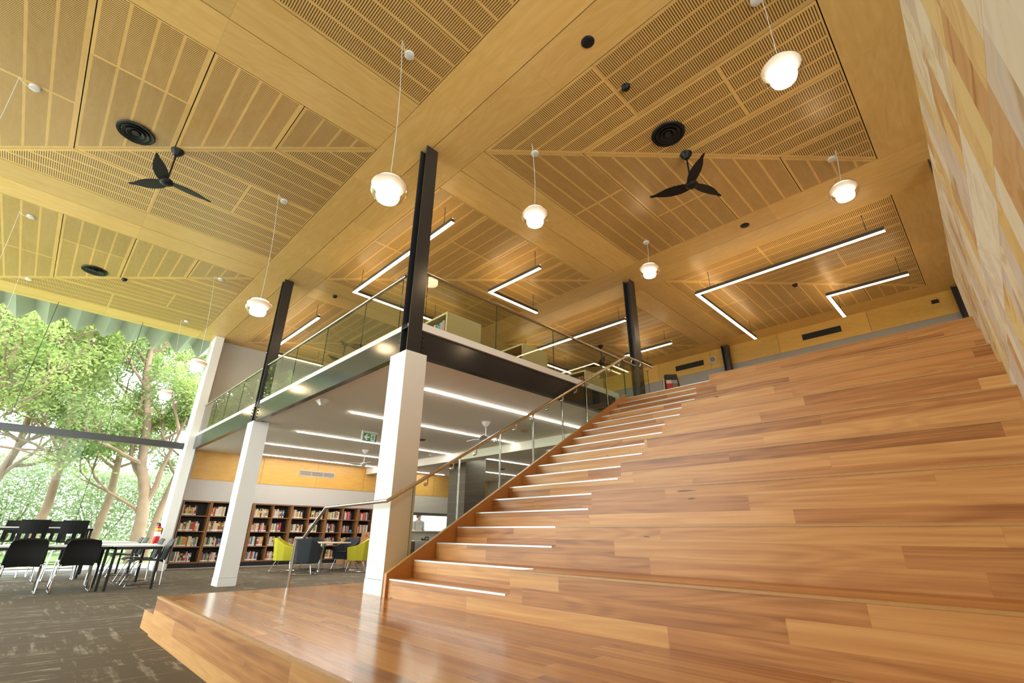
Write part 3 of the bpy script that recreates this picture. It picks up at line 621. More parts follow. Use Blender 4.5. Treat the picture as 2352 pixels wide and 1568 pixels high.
puck('downlight', 'round black downlight in the plywood band above the stair, topmost of them', 'downlight', .39, -2.05, .085, .02, 'black ceiling downlights')
puck('downlight', 'round black downlight in the plywood band by the upper steel post', 'downlight', 5.62, -2.0, .085, .02, 'black ceiling downlights')
puck('motion_sensor', 'small black dome sensor on the slotted panel above the stair fan', 'sensor', 1.27, -2.04, .06, .06, 'black dome sensors')
puck('motion_sensor', 'small black dome sensor on the fold by the window bay', 'sensor', -2.80, 9.61, .06, .06, 'black dome sensors')
puck('motion_sensor', 'small black dome sensor on the plywood band between the steel columns', 'sensor', 1.24, 6.73, .06, .06, 'black dome sensors')
puck('motion_sensor', 'small black dome sensor over the longest bar light', 'sensor', 8.90, -1.96, .06, .06, 'black dome sensors')
o = thing('ceiling_speaker', 'white square tapered speaker under the mezzanine by the left beam', 'speaker', (.30, 4.06, 3.21)); OG = (.30, 4.06, 3.21)
MB().box(.20, .40, 3.96, 4.16, 3.19, 3.21).build('base_plate', 'sensor_white', o, OG)
MB().hexa([(.27, 4.03, 3.10), (.33, 4.03, 3.10), (.33, 4.09, 3.10), (.27, 4.09, 3.10), (.21, 3.97, 3.19), (.39, 3.97, 3.19), (.39, 4.15, 3.19), (.21, 4.15, 3.19)]).build('cone', 'sensor_white', o, OG)
for (lx, ly, lb, mt, r) in ((3.8, 5.98, 'small dark round vent in the lower ceiling right of the near column', 'dark_tile', .09), (4.76, 3.25, 'small flat round plate in the lower ceiling over the stair glass', 'carton', .10), (9.19, 8.66, 'dark round vent in the lower ceiling right of the dark shaft', 'dark_tile', .12), (5.4, 7.84, 'small white smoke detector on the lower ceiling before the bulkhead', 'sensor_white', .06)):
    tag(MB().lathe([(.001, -.035), (r * .6, -.035), (r, -.01), (r, 0), (.001, 0)], (lx, ly, 3.21), 18).build('ceiling_vent' if mt != 'sensor_white' else 'smoke_detector', mt, smooth=True), lb, 'vent' if mt != 'sensor_white' else 'smoke detector')
def grille(label, x0, x1, z0, z1, wall, mat_f, mat_b, secs):
    o = thing('wall_vent', label, 'vent', (0, 0, z0)); OG = (0, 0, z0); f = .02
    pt = (lambda mb, a, b, c, d, e0, e1: mb.box(a, b, YF - .012 - e1, YF - .012 - e0, c, d)) if wall == 'far' else (lambda mb, a, b, c, d, e0, e1: mb.box(XE - .015 - e1, XE - .015 - e0, a, b, c, d))
    mb = MB(); pt(mb, x0, x1, z0, z0 + f, 0, .02); pt(mb, x0, x1, z1 - f, z1, 0, .02); pt(mb, x0, x0 + f, z0, z1, 0, .02); pt(mb, x1 - f, x1, z0, z1, 0, .02)
    for k in range(1, secs): xx = x0 + (x1 - x0) * k / secs; pt(mb, xx - .006, xx + .006, z0, z1, 0, .02)
    mb.build('frame', mat_f, o, OG); mb = MB(); pt(mb, x0 + f, x1 - f, z0 + f, z1 - f, .0005, .004)
    for k in range(5): zz = z0 + f + (z1 - z0 - 2 * f) * (k + .5) / 5; pt(mb, x0 + f, x1 - f, zz - .005, zz + .005, .004, .014)
    mb.build('louvres', mat_b, o, OG)
simple('vent_grey', (.26, .22, .18), .5)
grille('long white framed grille in the plywood frieze above the bookcase', 3.30, 4.54, 2.745, 2.93, 'far', 'sensor_white', 'vent_grey', 3)
grille('long black slot vent on the end wall beside the round speaker', 1.73, 2.72, 6.27, 6.445, 'end', 'black_matt', 'black_matt', 1)
grille('long black slot vent on the end wall near the sandstone wall', -2.22, -1.25, 6.29, 6.465, 'end', 'black_matt', 'black_matt', 1)
o = thing('wall_speaker', 'round white rimmed speaker on the end wall frieze', 'speaker', (XE - .015, 1.42, 6.38)); OG = (XE - .015, 1.42, 6.38)
def disc_x(r0, x0, x1, n=28): return [[(XE - .015 - x0, 1.42 + r0 * cos(2 * pi * k / n), 6.38 + r0 * sin(2 * pi * k / n)) for k in range(n)], x1 - x0]
for r, x1, mt, nm in ((.115, .012, 'sensor_white', 'rim'), (.098, .016, 'vent_grey', 'grille')):
    P, d = disc_x(r, 0, x1); MB().prism(P, (-d, 0, 0)).build(nm, mt, o, OG)
tag(MB().box(XE - .05, XE - .015, -4.34, -4.20, 6.43, 6.52).build('wall_sensor', 'black_plastic'), 'small black box on the end wall beside the corner post', 'sensor')
# exit sign
o = thing('exit_sign', 'green exit sign with white arrow and running figure under the lower ceiling', 'sign', (2.36, 6.05, 3.21)); OG = (2.36, 6.05, 3.21)
x0, x1, z0, z1, yy = 2.185, 2.54, 2.975, 3.16, 6.03
MB().box(x0 - .012, x1 + .012, yy, yy + .045, z1, z1 + .05).box(x0 - .03, x0, yy, yy + .05, z0 - .01, z1 + .05).build('housing', 'sensor_white', o, OG)
MB().box(x0, x1, yy + .01, yy + .03, z0, z1).build('panel', 'sign_green', o, OG)
def flat(poly, mat, nm, d=.004, off=0.): MB().prism([(x0 + a * (x1 - x0), yy + .01 - off, z0 + b * (z1 - z0)) for a, b in poly], (0, -d, 0)).build(nm, mat, o, OG)
flat([(.08, .5), (.25, .88), (.37, .88), (.25, .60), (.46, .60), (.46, .40), (.25, .40), (.37, .12), (.25, .12)], 'sign_white', 'arrow')
flat([(.56, .05), (.88, .05), (.88, .95), (.56, .95)], 'sign_white', 'doorway')
mb = MB(); pp = lambda L: [(x0 + a * (x1 - x0), yy + .006, z0 + b * (z1 - z0)) for a, b in L]
for L in ([(.68, .78), (.71, .74), (.75, .78), (.75, .86), (.71, .9), (.68, .86)], [(.66, .70), (.78, .72), (.76, .42), (.68, .40)], [(.68, .42), (.74, .42), (.70, .26), (.60, .10), (.56, .14), (.66, .28)], [(.70, .42), (.76, .42), (.82, .24), (.92, .20), (.92, .14), (.79, .17)], [(.66, .70), (.69, .62), (.62, .52), (.58, .56)], [(.76, .72), (.78, .66), (.86, .54), (.89, .58)]):
    mb.prism(pp(L), (0, -.003, 0))
mb.build('running_figure', 'sign_green', o, OG)
# fire extinguisher
o = thing('fire_extinguisher', 'red fire extinguisher with white label on the white pier by the window', 'fire extinguisher', (-.25, 12.2, .66)); OG = (-.25, 12.2, .66)
MB().lathe([(.001, .66), (.07, .66), (.075, .68), (.075, 1.02), (.05, 1.08), (.025, 1.10), (.001, 1.10)], (-.25, 12.2, 0), 20).build('cylinder', 'ext_red', o, OG, smooth=True)
MB().lathe([(.0755, .84), (.0765, .845), (.0765, .955), (.0755, .96)], (-.25, 12.2, 0), 20).build('paper_label', 'sign_white', o, OG, smooth=True)
MB().lathe([(.001, 1.10), (.03, 1.10), (.03, 1.14), (.001, 1.15)], (-.25, 12.2, 0), 12).box(-.33, -.24, 12.185, 12.215, 1.15, 1.175).box(-.32, -.24, 12.185, 12.215, 1.11, 1.13).build('valve_handle', 'black_plastic', o, OG)
MB().lathe([(.0752, .985), (.078, .99), (.078, 1.03), (.0752, 1.035)], (-.25, 12.2, 0), 20).build('yellow_band', 'yellow_tag', o, OG)
MB().box(-.18, -.162, 12.17, 12.23, .9, 1.05).build('wall_bracket', 'black_plastic', o, OG)
# power outlet on a tier
tag(MB().box(X1 + 12 * GO - .02, X1 + 12 * GO - .0005, -4.33, -4.12, 2.46, 2.53).build('power_outlet', 'black_plastic', bevel=.004), 'black power outlet at the foot of a seating tier by the sandstone wall', 'outlet')
# ------------------------------------------------------------------ bookcases and books
random.seed(5)
ups = [.20, .93, 2.11, 3.29, 4.48, 5.66, 6.84]; zsf = [.14, .56, .965, 1.385, 1.76]
names = ['narrow dark-backed bookcase bay at the window end', 'bookcase unit behind the far boxed column', 'bookcase unit right of the far boxed column', 'bookcase unit behind the left yellow chair', 'bookcase unit behind the round table', 'bookcase unit beside the near boxed column']
ordw = ['first', 'second', 'third', 'fourth', 'fifth', 'sixth', 'seventh', 'eighth', 'ninth', 'tenth', 'eleventh', 'twelfth', 'thirteenth', 'fourteenth', 'fifteenth', 'sixteenth']
cells = []
for k in range(6):
    a, b_ = ups[k], ups[k + 1]; o = thing('bookcase', names[k], 'bookcase', ((a + b_) / 2, YF + .16, .02), 0, 'brown bookcases along the far wall'); OG = ((a + b_) / 2, YF + .16, .02); yb = YF + .33
    mb = MB(); mb.box(a + .005, a + .032, YF - .01, yb, .14, 1.79); mb.box(b_ - .032, b_ - .005, YF - .01, yb, .14, 1.79); mb.box(a + .032, b_ - .032, YF - .01, yb, 1.765, 1.79); mb.box(a + .032, b_ - .032, YF - .01, yb, .14, .165)
    mids = [] if k == 0 else [(a + b_) / 2]
    for q in mids: mb.box(q - .014, q + .014, YF - .005, yb, .165, 1.765)
    mb.build('carcass', 'shelf_wood', o, OG); MB().box(a + .005, b_ - .005, yb, yb + .02, .14, 1.79).build('back_panel', 'black_matt', o, OG); MB().box(a + .005, b_ - .005, YF + .0, yb, .02, .139).build('plinth', 'black_matt', o, OG)
    ed = [a + .032] + mids + [b_ - .032]
    for c0, c1 in zip(ed[:-1], ed[1:]):
        c0 += .015 if c0 in mids else 0; c1 -= .015 if c1 in mids else 0
        for r in range(4):
            if r: MB().box(c0, c1, YF - .003, yb, zsf[r] - .012, zsf[r] + .012).build('shelf', 'shelf_wood', o, OG)
            cells.append((k, c0, c1, r))
MB().box(.185, .204, YF - .012, YF + .3, .02, 1.80).build('side_panel', 'black_matt', [q for q in bpy.data.objects if q.name == 'bookcase'][0], (.565, YF + .16, .02))
fills = {}
pal = ['cream'] * 6 + ['white'] * 6 + ['red'] * 3 + ['navy'] * 2 + ['blue', 'green', 'olive', 'yellow', 'orange', 'orange', 'brown', 'brown', 'black', 'grey', 'grey', 'maroon', 'pink', 'tan', 'tan', 'tan', 'teal']
shelfn = {0: 'bottom', 1: 'third', 2: 'second', 3: 'top'}
bayn = {}
nb = 0; rest = MB(); rest_m = ['book_cream', 'book_red', 'book_grey', 'book_tan', 'book_navy']
colbook = {}
sh_ids = sorted({(c[0], round(c[1], 3)) for c in cells}); bay_index = {s_: i for i, s_ in enumerate(sh_ids)}
for (k, c0, c1, r) in cells:
    bi = bay_index[(k, round(c0, 3))]; zf = zsf[r] + (.012 if r else .025); x = c0 + .012; fill = random.uniform(.5, .82)
    hidden = (bi in (2, )) or bi >= 11 or (bi == 10 and r < 2)
    n_ = 0; tall = random.uniform(.23, .27)
    while x < c0 + (c1 - c0) * fill:
        tk = random.choice([.018, .022, .026, .03, .034, .04]) * 1.28; hh = min(tall * random.uniform(.78, 1.08), .30); dp = random.uniform(.15, .20); cn = random.choice(pal)
        if hidden or nb >= 296:
            rest.cur = random.randrange(5); rest.box(x, x + tk, YF + .03, YF + .03 + dp, zf, zf + hh); x += tk + .002; continue
        o = MB(); o.box(0, tk, 0, dp, 0, hh)
        if random.random() < .75: o.cur = 1; o.box(.001, tk - .001, -.0015, 0, .012, .045); o.cur = 0
        if random.random() < .35: o.cur = 2; o.box(.003, tk - .003, -.0012, 0, hh * .55, hh * .8)
        if random.random() < .3: o.cur = 2; o.box(.001, tk - .001, -.0012, 0, hh * .9, hh * .94)
        ob_ = o.build('book', ['book_' + cn, 'sign_white', 'book_' + random.choice(['cream', 'black', 'yellow', 'white'])])
        ob_.location = (x, YF + .03 + random.uniform(0, .02), zf); n_ += 1; nb += 1
        tag(ob_, '%s %s book, %s from left, %s shelf of %s bookcase column' % ('tall' if hh > .26 else 'short' if hh < .215 else 'upright', cn, ordw[min(n_ - 1, 15)], shelfn[r], ordw[bi]), 'book', 'books in the far bookcases')
        x += tk + .0015
ro = rest.build('books', rest_m); tag(ro, 'remaining books in bookcase columns hidden behind columns, table and chairs', 'books', None, 'stuff')
tag(MB().lathe([(.001, 0), (.04, .005), (.055, .04), (.045, .08), (.02, .095), (.001, .098)], (5.06 + .40, YF + .06, zsf[2] + .0125), 16).build('desk_ornament', 'blue_toy', smooth=True), 'small blue rounded ornament beside red books on the second shelf', 'ornament')
# mezzanine bookshelves
def mezz_shelf(label, x0, x1, y0, y1, books):
    o = thing('bookshelf', label, 'bookshelf', (x0, y0, 3.505), 0, 'pale bookshelves on the mezzanine'); OG = (x0, y0, 3.505); zt = 4.8
    MB().box(x0 + .02, x1, y0, y0 + .04, 3.505, zt).build('end_panel', 'pale_shelf', o, OG, uvrot=True)
    mb = MB(); mb.box(x0, x1, y0 + .04, y1, zt - .04, zt).box(x0, x0 + .02, y0, y0 + .04, 3.505, zt).box(x0, x1, y1 - .04, y1, 3.505, zt - .04)
    n = max(1, round((y1 - y0) / .8)); 
    for k in range(1, n): yy_ = y0 + (y1 - y0) * k / n; mb.box(x0, x1, yy_ - .018, yy_ + .018, 3.505, zt - .04)
    mb.build('carcass', 'pale_shelf', o, OG); MB().box((x0 + x1) / 2 - .01, (x0 + x1) / 2 + .01, y0 + .04, y1 - .04, 3.505, zt - .04).build('back_panel', 'shelf_wood', o, OG)
    for z in (3.6, 3.98, 4.36): MB().box(x0, (x0 + x1) / 2 - .01, y0 + .04, y1 - .04, z, z + .03).build('shelf', 'pale_shelf', o, OG)
    for k, c in enumerate(books):
        y = y0 + .10 + k * .042; hh = random.uniform(.2, .29); ob_ = MB().box(x0 + .02, x0 + .2, y, y + .038, 4.39, 4.39 + hh).build('book', 'book_' + c)
        tag(ob_, '%s %s book on the %s' % (ordw[min(k, 15)], c, label), 'book', 'books on mezzanine shelves')
mezz_shelf('pale bookshelf just right of the near steel column', 1.58, 2.41, 2.18, 5.0, ['pink', 'grey', 'tan', 'teal', 'grey', 'teal', 'blue', 'cream', 'red', 'orange', 'grey', 'tan'])
mezz_shelf('middle pale empty bookshelf behind the right balustrade', 3.67, 4.47, 2.25, 5.0, [])
mezz_shelf('far pale bookshelf behind the stair handrail', 6.02, 6.64, 2.35, 5.0, ['grey', 'red', 'orange', 'teal', 'blue', 'navy', 'teal', 'blue', 'grey'])
# magazine stand on the upper floor
o = thing('magazine_stand', 'black tiered stand with two magazines at the top of the stair', 'magazine stand', (6.45, .35, 3.5), radians(-52)); 
MB().hexa([(-.19, -.16, 0), (.19, -.16, 0), (.19, .16, 0), (-.19, .16, 0), (-.13, -.05, .80), (.13, -.05, .80), (.13, .05, .80), (-.13, .05, .80)]).build('body', 'black_matt', o)
for sx in (-1, 1): MB().hexa([(sx * .19, -.15, .1), (sx * .215, -.15, .1), (sx * .215, .15, .1), (sx * .19, .15, .1), (sx * .15, -.06, .70), (sx * .17, -.06, .70), (sx * .17, .06, .70), (sx * .15, .06, .70)]).build('side_pocket', 'pink_cover' if sx < 0 else 'carton', o)
Rm = Matrix.Rotation(radians(-52), 3, 'Z')
def mag(lbl, cx, mats):
    mb = MB(); y = lambda z: -.163 + (z / .80) * .11 - .008
    for i, (a, b_) in enumerate(((.36, .50), (.50, .58), (.58, .66))):
        mb.cur = i; q = [(cx - .058, y(a), a), (cx + .058, y(a), a), (cx + .058, y(b_), b_), (cx - .058, y(b_), b_)]; mb.prism(q, (0, .006, 0))
    ob_ = mb.build('magazine', mats); ob_.location = (6.45, .35, 3.5); ob_.rotation_euler = (0, 0, radians(-52)); tag(ob_, lbl, 'magazine', 'magazines on the black stand')
mag('magazine with dark red and cream cover on the black stand', -.062, ['red_cover', 'red_cover', 'pink_cover']); mag('magazine with grey-blue and brown cover on the black stand', .062, ['hill_cover', 'hill_cover', 'sky_cover'])
# ------------------------------------------------------------------ furniture: black sled chairs
def make_chair():
    o = thing('chair', '', 'chair', (0, 0, 0), 0, 'black stacking chairs')
    mb = MB(); N = 8; rows = []
    prof = [(.235, .415), (.225, .44), (.12, .448), (0, .44), (-.12, .432), (-.20, .437)]
    def shell(mb, prof, hw, dep, th):
        b = len(mb.v); R_ = len(prof); C_ = 7
        for side in (0, 1):
            for i, (y, z) in enumerate(prof):
                a = prof[max(0, i - 1)]; c = prof[min(R_ - 1, i + 1)]; d = Vector((c[0] - a[0], c[1] - a[1])).normalized(); n = Vector((d.y, -d.x))
                for j in range(C_):
                    f = j / (C_ - 1) * 2 - 1; cr = dep * (f * f)
                    wv = hw(i) if callable(hw) else hw
                    mb.v.append((f * wv, y + n.x * (th * side - cr), z + n.y * (th * side - cr)))
        S = R_ * C_
        for i in range(R_ - 1):
            for j in range(C_ - 1):
                p = b + i * C_ + j; mb.face([p, p + 1, p + C_ + 1, p + C_]); q = p + S; mb.face([q + C_, q + C_ + 1, q + 1, q])
        for i in range(R_ - 1):
            for j in (0, C_ - 1): p = b + i * C_ + j; mb.face([p, p + C_, p + C_ + S, p + S] if j == 0 else [p + C_, p, p + S, p + C_ + S])
        for j in range(C_ - 1):
            for i in (0, R_ - 1): p = b + i * C_ + j; mb.face([p + 1, p, p + S, p + 1 + S] if i == 0 else [p, p + 1, p + 1 + S, p + S])
    shell(mb, prof, .225, -.012, .014); mb.build('seat', 'black_plastic', o, smooth=True)
    mb = MB(); bp_ = [(-.215, .42), (-.245, .50), (-.262, .60), (-.275, .70), (-.30, .78), (-.33, .825)]
    shell(mb, bp_, lambda i: (.205, .225, .232, .232, .225, .205)[i], .03, .012); mb.build('backrest', 'black_plastic', o, smooth=True)
    for sx in (-1, 1):
        x = sx * .255
        MB().tube([(sx * .20, .10, .425), (sx * .235, .13, .40), (x, .27, .02), (x, .25, .011), (x, -.25, .011), (x, -.268, .03), (x, -.25, .40), (sx * .235, -.235, .46)], .010, 8).build('leg', 'chrome', o, smooth=True)
        MB().tube([(sx * .235, -.243, .45), (sx * .232, -.268, .60), (sx * .228, -.285, .70)], .014, 8).build('back_support', 'black_plastic', o, smooth=True)
    return o
chp = make_chair()
L = [(-2.79, 7.46, 0, 'black chair at the long table, back to camera, nearer the left frame edge'), (-2.105, 7.45, 0, 'black chair at the long table, back to camera, beside the table joint'),
     (-2.75, 8.33, pi, 'black chair facing the camera across the long table, the left of two'), (-2.06, 8.33, pi, 'black chair facing the camera across the long table, the right of two'),
     (-1.05, 7.84, pi / 2, 'black chair at the right side of the end table, nearest the camera'), (-1.05, 8.78, pi / 2, 'second black chair at the right side of the end table'),
     (-1.05, 10.55, pi / 2, 'black chair at the right of the farther end table, nearer of two'), (-1.05, 11.22, pi / 2, 'black chair at the right of the farther end table, closest to the window'),
     (-3.50, 7.46, 0, 'black chair at the long table cut off by the left frame edge')]
for i, (x, y, a, lb) in enumerate(L): place(chp, i > 0, (x, y, 0), a, lb)
def make_stool():
    o = thing('high_stool', '', 'stool', (0, 0, 0), 0, 'black high stools at the bar table')
    MB().box(-.21, .21, -.19, .22, .725, .75).build('seat', 'black_plastic', o, bevel=.01)
    mb = MB()
    for j in range(6):
        f0, f1 = j / 6 * 2 - 1, (j + 1) / 6 * 2 - 1; yb0, yb1 = .03 * f0 * f0, .03 * f1 * f1
        def seg(z0, z1, yo0, yo1):
            mb.hexa([(f0 * .22, yo0 + yb0 - .012, z0), (f1 * .22, yo0 + yb1 - .012, z0), (f1 * .22, yo0 + yb1, z0), (f0 * .22, yo0 + yb0, z0), (f0 * .22, yo1 + yb0 - .012, z1), (f1 * .22, yo1 + yb1 - .012, z1), (f1 * .22, yo1 + yb1, z1), (f0 * .22, yo1 + yb0, z1)])
        seg(.90, 1.165, -.24, -.28)
        if j in (0, 3, 5): seg(.74, .90, -.20, -.24)
    mb.build('backrest', 'black_plastic', o)
    for sx in (-1, 1):
        x = sx * .24
        MB().tube([(sx * .19, .13, .725), (x, .25, .02), (x, .24, .011), (x, -.24, .011), (x, -.25, .02), (sx * .20, -.15, .725)], .010, 8).build('leg', 'chrome', o, smooth=True)
    MB().tube([(-.225, .20, .30), (.225, .20, .30)], .009, 8).tube([(-.23, -.21, .24), (.23, -.21, .24)], .009, 8).build('footrest', 'chrome', o, smooth=True)
    return o
sp_ = make_stool()
for i, (x, y, a, lb) in enumerate([(-2.76, 10.15, 0, 'black high stool at the bar table, back to camera, the left of two'), (-2.14, 10.15, 0, 'black high stool at the bar table, back to camera, the right of two'), (-2.98, 11.5, pi, 'black high stool on the window side of the bar table, the left of two'), (-2.34, 11.5, pi, 'black high stool on the window side of the bar table, the right of two')]): place(sp_, i > 0, (x, y, 0), a, lb)
def rect_table(name, label, x0, x1, y0, y1, zt, top='table_white', grp=None):
    o = thing(name, label, 'table', ((x0 + x1) / 2, (y0 + y1) / 2, 0), 0, grp); OG = ((x0 + x1) / 2, (y0 + y1) / 2, 0)
    MB().box(x0, x1, y0, y1, zt - .025, zt).build('tabletop', top, o, OG, bevel=.003); e = .02
    MB().box(x0 + e, x1 - e, y0 + e, y0 + e + .025, zt - .07, zt - .0255).box(x0 + e, x1 - e, y1 - e - .025, y1 - e, zt - .07, zt - .0255).box(x0 + e, x0 + e + .025, y0 + e, y1 - e, zt - .07, zt - .0255).box(x1 - e - .025, x1 - e, y0 + e, y1 - e, zt - .07, zt - .0255).build('apron', 'black_matt', o, OG)
    for x in (x0 + .045, x1 - .045):
        for y in (y0 + .045, y1 - .045): MB().box(x - .02, x + .02, y - .02, y + .02, 0, zt - .07).build('leg', 'black_matt', o, OG)
    return o
rect_table('rectangular_table', 'long white table with black legs at the left edge of the hall', -3.36, -1.715, 7.20, 7.98, .73, grp='white tables with black legs')
rect_table('rectangular_table', 'white end table with black legs and chairs along its right side', -1.705, -.95, 7.10, 8.80, .73, grp='white tables with black legs')
rect_table('rectangular_table', 'farther white end table close to the tall window', -1.70, -.93, 10.04, 11.78, .73, grp='white tables with black legs')
rect_table('bar_table', 'high white bar table with black legs before the window', -3.9, -1.76, 10.38, 11.15, 1.03)
# round table and tub chairs
o = thing('round_table', 'round pale table on a chrome column before the bookcases', 'table', (3.12, 9.40, 0)); OG = (0, 0, 0)
MB().lathe([(.001, .70), (.73, .70), (.745, .705), (.745, .722), (.74, .727), (.001, .727)], (0, 0, 0), 48).build('tabletop', 'table_beige', o, smooth=True)
MB().lathe([(.05, .02), (.05, .70)], (0, 0, 0), 24).build('column', 'chrome', o, smooth=True); MB().lathe([(.001, 0), (.30, 0), (.30, .012), (.06, .03), (.001, .03)], (0, 0, 0), 32).build('base', 'chrome', o, smooth=True)
def make_tub(mat, nm):
    o = thing('tub_chair', '', 'armchair', (0, 0, 0), 0, nm)
    pl = [(-.285, .27), (-.315, .02), (-.275, -.18), (-.18, -.285), (.18, -.285), (.275, -.18), (.315, .02), (.285, .27)]; zt = [.60, .655, .76, .83, .83, .76, .655, .60]; zb = .27
    mb = MB(); n = 8; b = len(mb.v); ins = lambda p, k: (p[0] * k[0], p[1] * k[1] + k[2])
    for (x, y), z in zip(pl, zt): mb.v.append((x * .84, y * .86, zb))
    for (x, y), z in zip(pl, zt): mb.v.append((x * 1.0, y * (1 if y > -.1 else 1 + (z - .5) * .25), z))
    for (x, y), z in zip(pl, zt): mb.v.append((x * .80, y * (1 if y > .2 else .80), z))
    for (x, y), z in zip(pl, zt): mb.v.append((x * .76, y * (.98 if y > .2 else .76), .44))
    for i in range(7):
        mb.face([b + i + 1, b + i, b + 8 + i, b + 9 + i]); mb.face([b + 9 + i, b + 8 + i, b + 16 + i, b + 17 + i]); mb.face([b + 17 + i, b + 16 + i, b + 24 + i, b + 25 + i])
    mb.face([b, b + 24, b + 16, b + 8]); mb.face([b + 7, b + 15, b + 23, b + 31]); mb.face([b + 7, b + 31, b + 24, b]); mb.face([b + i for i in range(8)]); mb.face([b + 24 + i for i in range(7, -1, -1)])
    mb.build('shell', mat, o, bevel=.012)
    MB().box(-.20, .20, -.19, .265, .442, .475).build('seat_cushion', mat, o, bevel=.012)
    for sx in (-1, 1):
        MB().tube([(sx * .19, .19, .275), (sx * .27, .24, .02), (sx * .27, .23, .011), (sx * .27, -.27, .011), (sx * .27, -.28, .02), (sx * .17, -.16, .275)], .010, 8).build('leg', 'chrome', o, smooth=True)
    MB().tube([(-.27, -.2, .011), (.27, -.2, .011)], .008, 8).build('crossbar', 'chrome', o, smooth=True)
    return o
ty = make_tub('fabric_yellow', 'yellow tub chairs at the round table'); td = make_tub('fabric_charcoal', 'charcoal tub chairs at the round table')
tc = Vector((3.12, 9.40))
def tubat(pr, used, ang, d, lb):
    a = radians(ang); p = tc + Vector((cos(a), sin(a))) * d; place(pr, used, (p.x, p.y, 0), a + pi / 2, lb)
tubat(ty, False, 146, .92, 'yellow tub chair on the left of the round table'); tubat(ty, True, -36, .98, 'yellow tub chair on the right of the round table beside the white column')
tubat(td, False, 226, .98, 'charcoal tub chair with its back to the camera at the round table'); tubat(td, True, 78, .95, 'charcoal tub chair on the far left of the round table'); tubat(td, True, 22, .98, 'charcoal tub chair on the far right of the round table')
# cartons
def carton(lb, x, y, z, sx, sy, sz, rz, marks=2):
    o = thing('carton', lb, 'box', (x, y, z), rz, 'cardboard cartons by the bookcase'); MB().box(-sx / 2, sx / 2, -sy / 2, sy / 2, 0, sz).build('box', 'carton', o, bevel=.004)
    for k in range(marks):
        MB().box(-sx * .3 + k * sx * .35, -sx * .3 + k * sx * .35 + sx * .22, -sy / 2 - .002, -sy / 2 - .0003, sz * .45, sz * .75).build('red_mark', 'red_print', o); MB().box(-sx / 2 - .002, -sx / 2 - .0003, -sy * .3 + k * sy * .35, -sy * .08 + k * sy * .35, sz * .45, sz * .75).build('red_mark', 'red_print', o)
carton('red-marked cardboard carton on the floor below the open one', 5.95, 11.95, 0, .5, .45, .36, .1); carton('cardboard carton in the middle of the stack by the bookcase', 5.95, 11.95, .362, .48, .45, .34, -.05)
carton('open cardboard carton on top of the stack by the bookcase', 5.97, 11.95, .704, .46, .42, .30, .15, 1); carton('red-marked cardboard carton on the floor behind the right yellow chair', 5.2, 12.05, 0, .5, .42, .36, -.08)
# servery counter and contents
o = thing('servery_counter', 'pale shelf counter across the servery opening', 'counter', (8.85, YF + .1, 1.03)); MB().box(-1.395, 1.44, -.22, .19, 0, .035).build('worktop', 'table_beige', o)
struct(MB().box(7.452, 10.298, YF + .02, YF + .12, 0, 1.03).build('trim_2', 'wall_paint'))
struct(MB().box(7.452, 10.298, YF - .03, YF + .1, 1.64, 1.74).build('shadow_strip', 'dark_tile'))  # dark strip standing in for the shadow line under the opening's head
o = thing('desk', 'pale desk below the servery counter', 'desk', (8.3, 11.7, 0)); MB().box(-.9, .9, -.35, .35, .70, .73).build('desktop', 'table_beige', o)
for x in (-.86, .86): MB().box(x - .02, x + .02, -.33, .33, 0, .70).build('leg', 'black_matt', o)
o = thing('telephone', 'black desk telephone on the pale desk under the servery', 'telephone', (8.05, 11.6, .73)); MB().hexa([(-.1, -.1, 0), (.1, -.1, 0), (.1, .1, 0), (-.1, .1, 0), (-.1, -.1, .03), (.1, -.1, .03), (.1, .1, .08), (-.1, .1, .08)]).build('base', 'black_plastic', o)
MB().tube([(-.08, -.1, .10), (-.06, -.1, .11), (.06, -.1, .11), (.08, -.1, .10)], .02, 8).box(-.09, -.07, -.11, -.09, .03, .1).box(.07, .09, -.11, -.09, .03, .1).build('handset', 'black_plastic', o)
o = thing('paper_tray', 'flat white paper tray on the servery counter', 'tray', (8.2, YF + .02, 1.065)); MB().box(-.18, .18, -.12, .12, 0, .03).box(-.18, .18, .1, .12, .03, .06).build('tray', 'sign_white', o); MB().box(-.1, .06, -.08, .05, .0305, .045).build('papers', 'red_print', o)
MB().box(7.9, 9.9, 13.2, 14.4, 3.19, 3.2).build('servery_fill_panel', 'kitchen_fill_glow'); tag(bpy.data.objects['servery_fill_panel'], 'unseen fill panel added to brighten the servery room', 'fill light')  # emissive panel out of view, added to brighten the servery
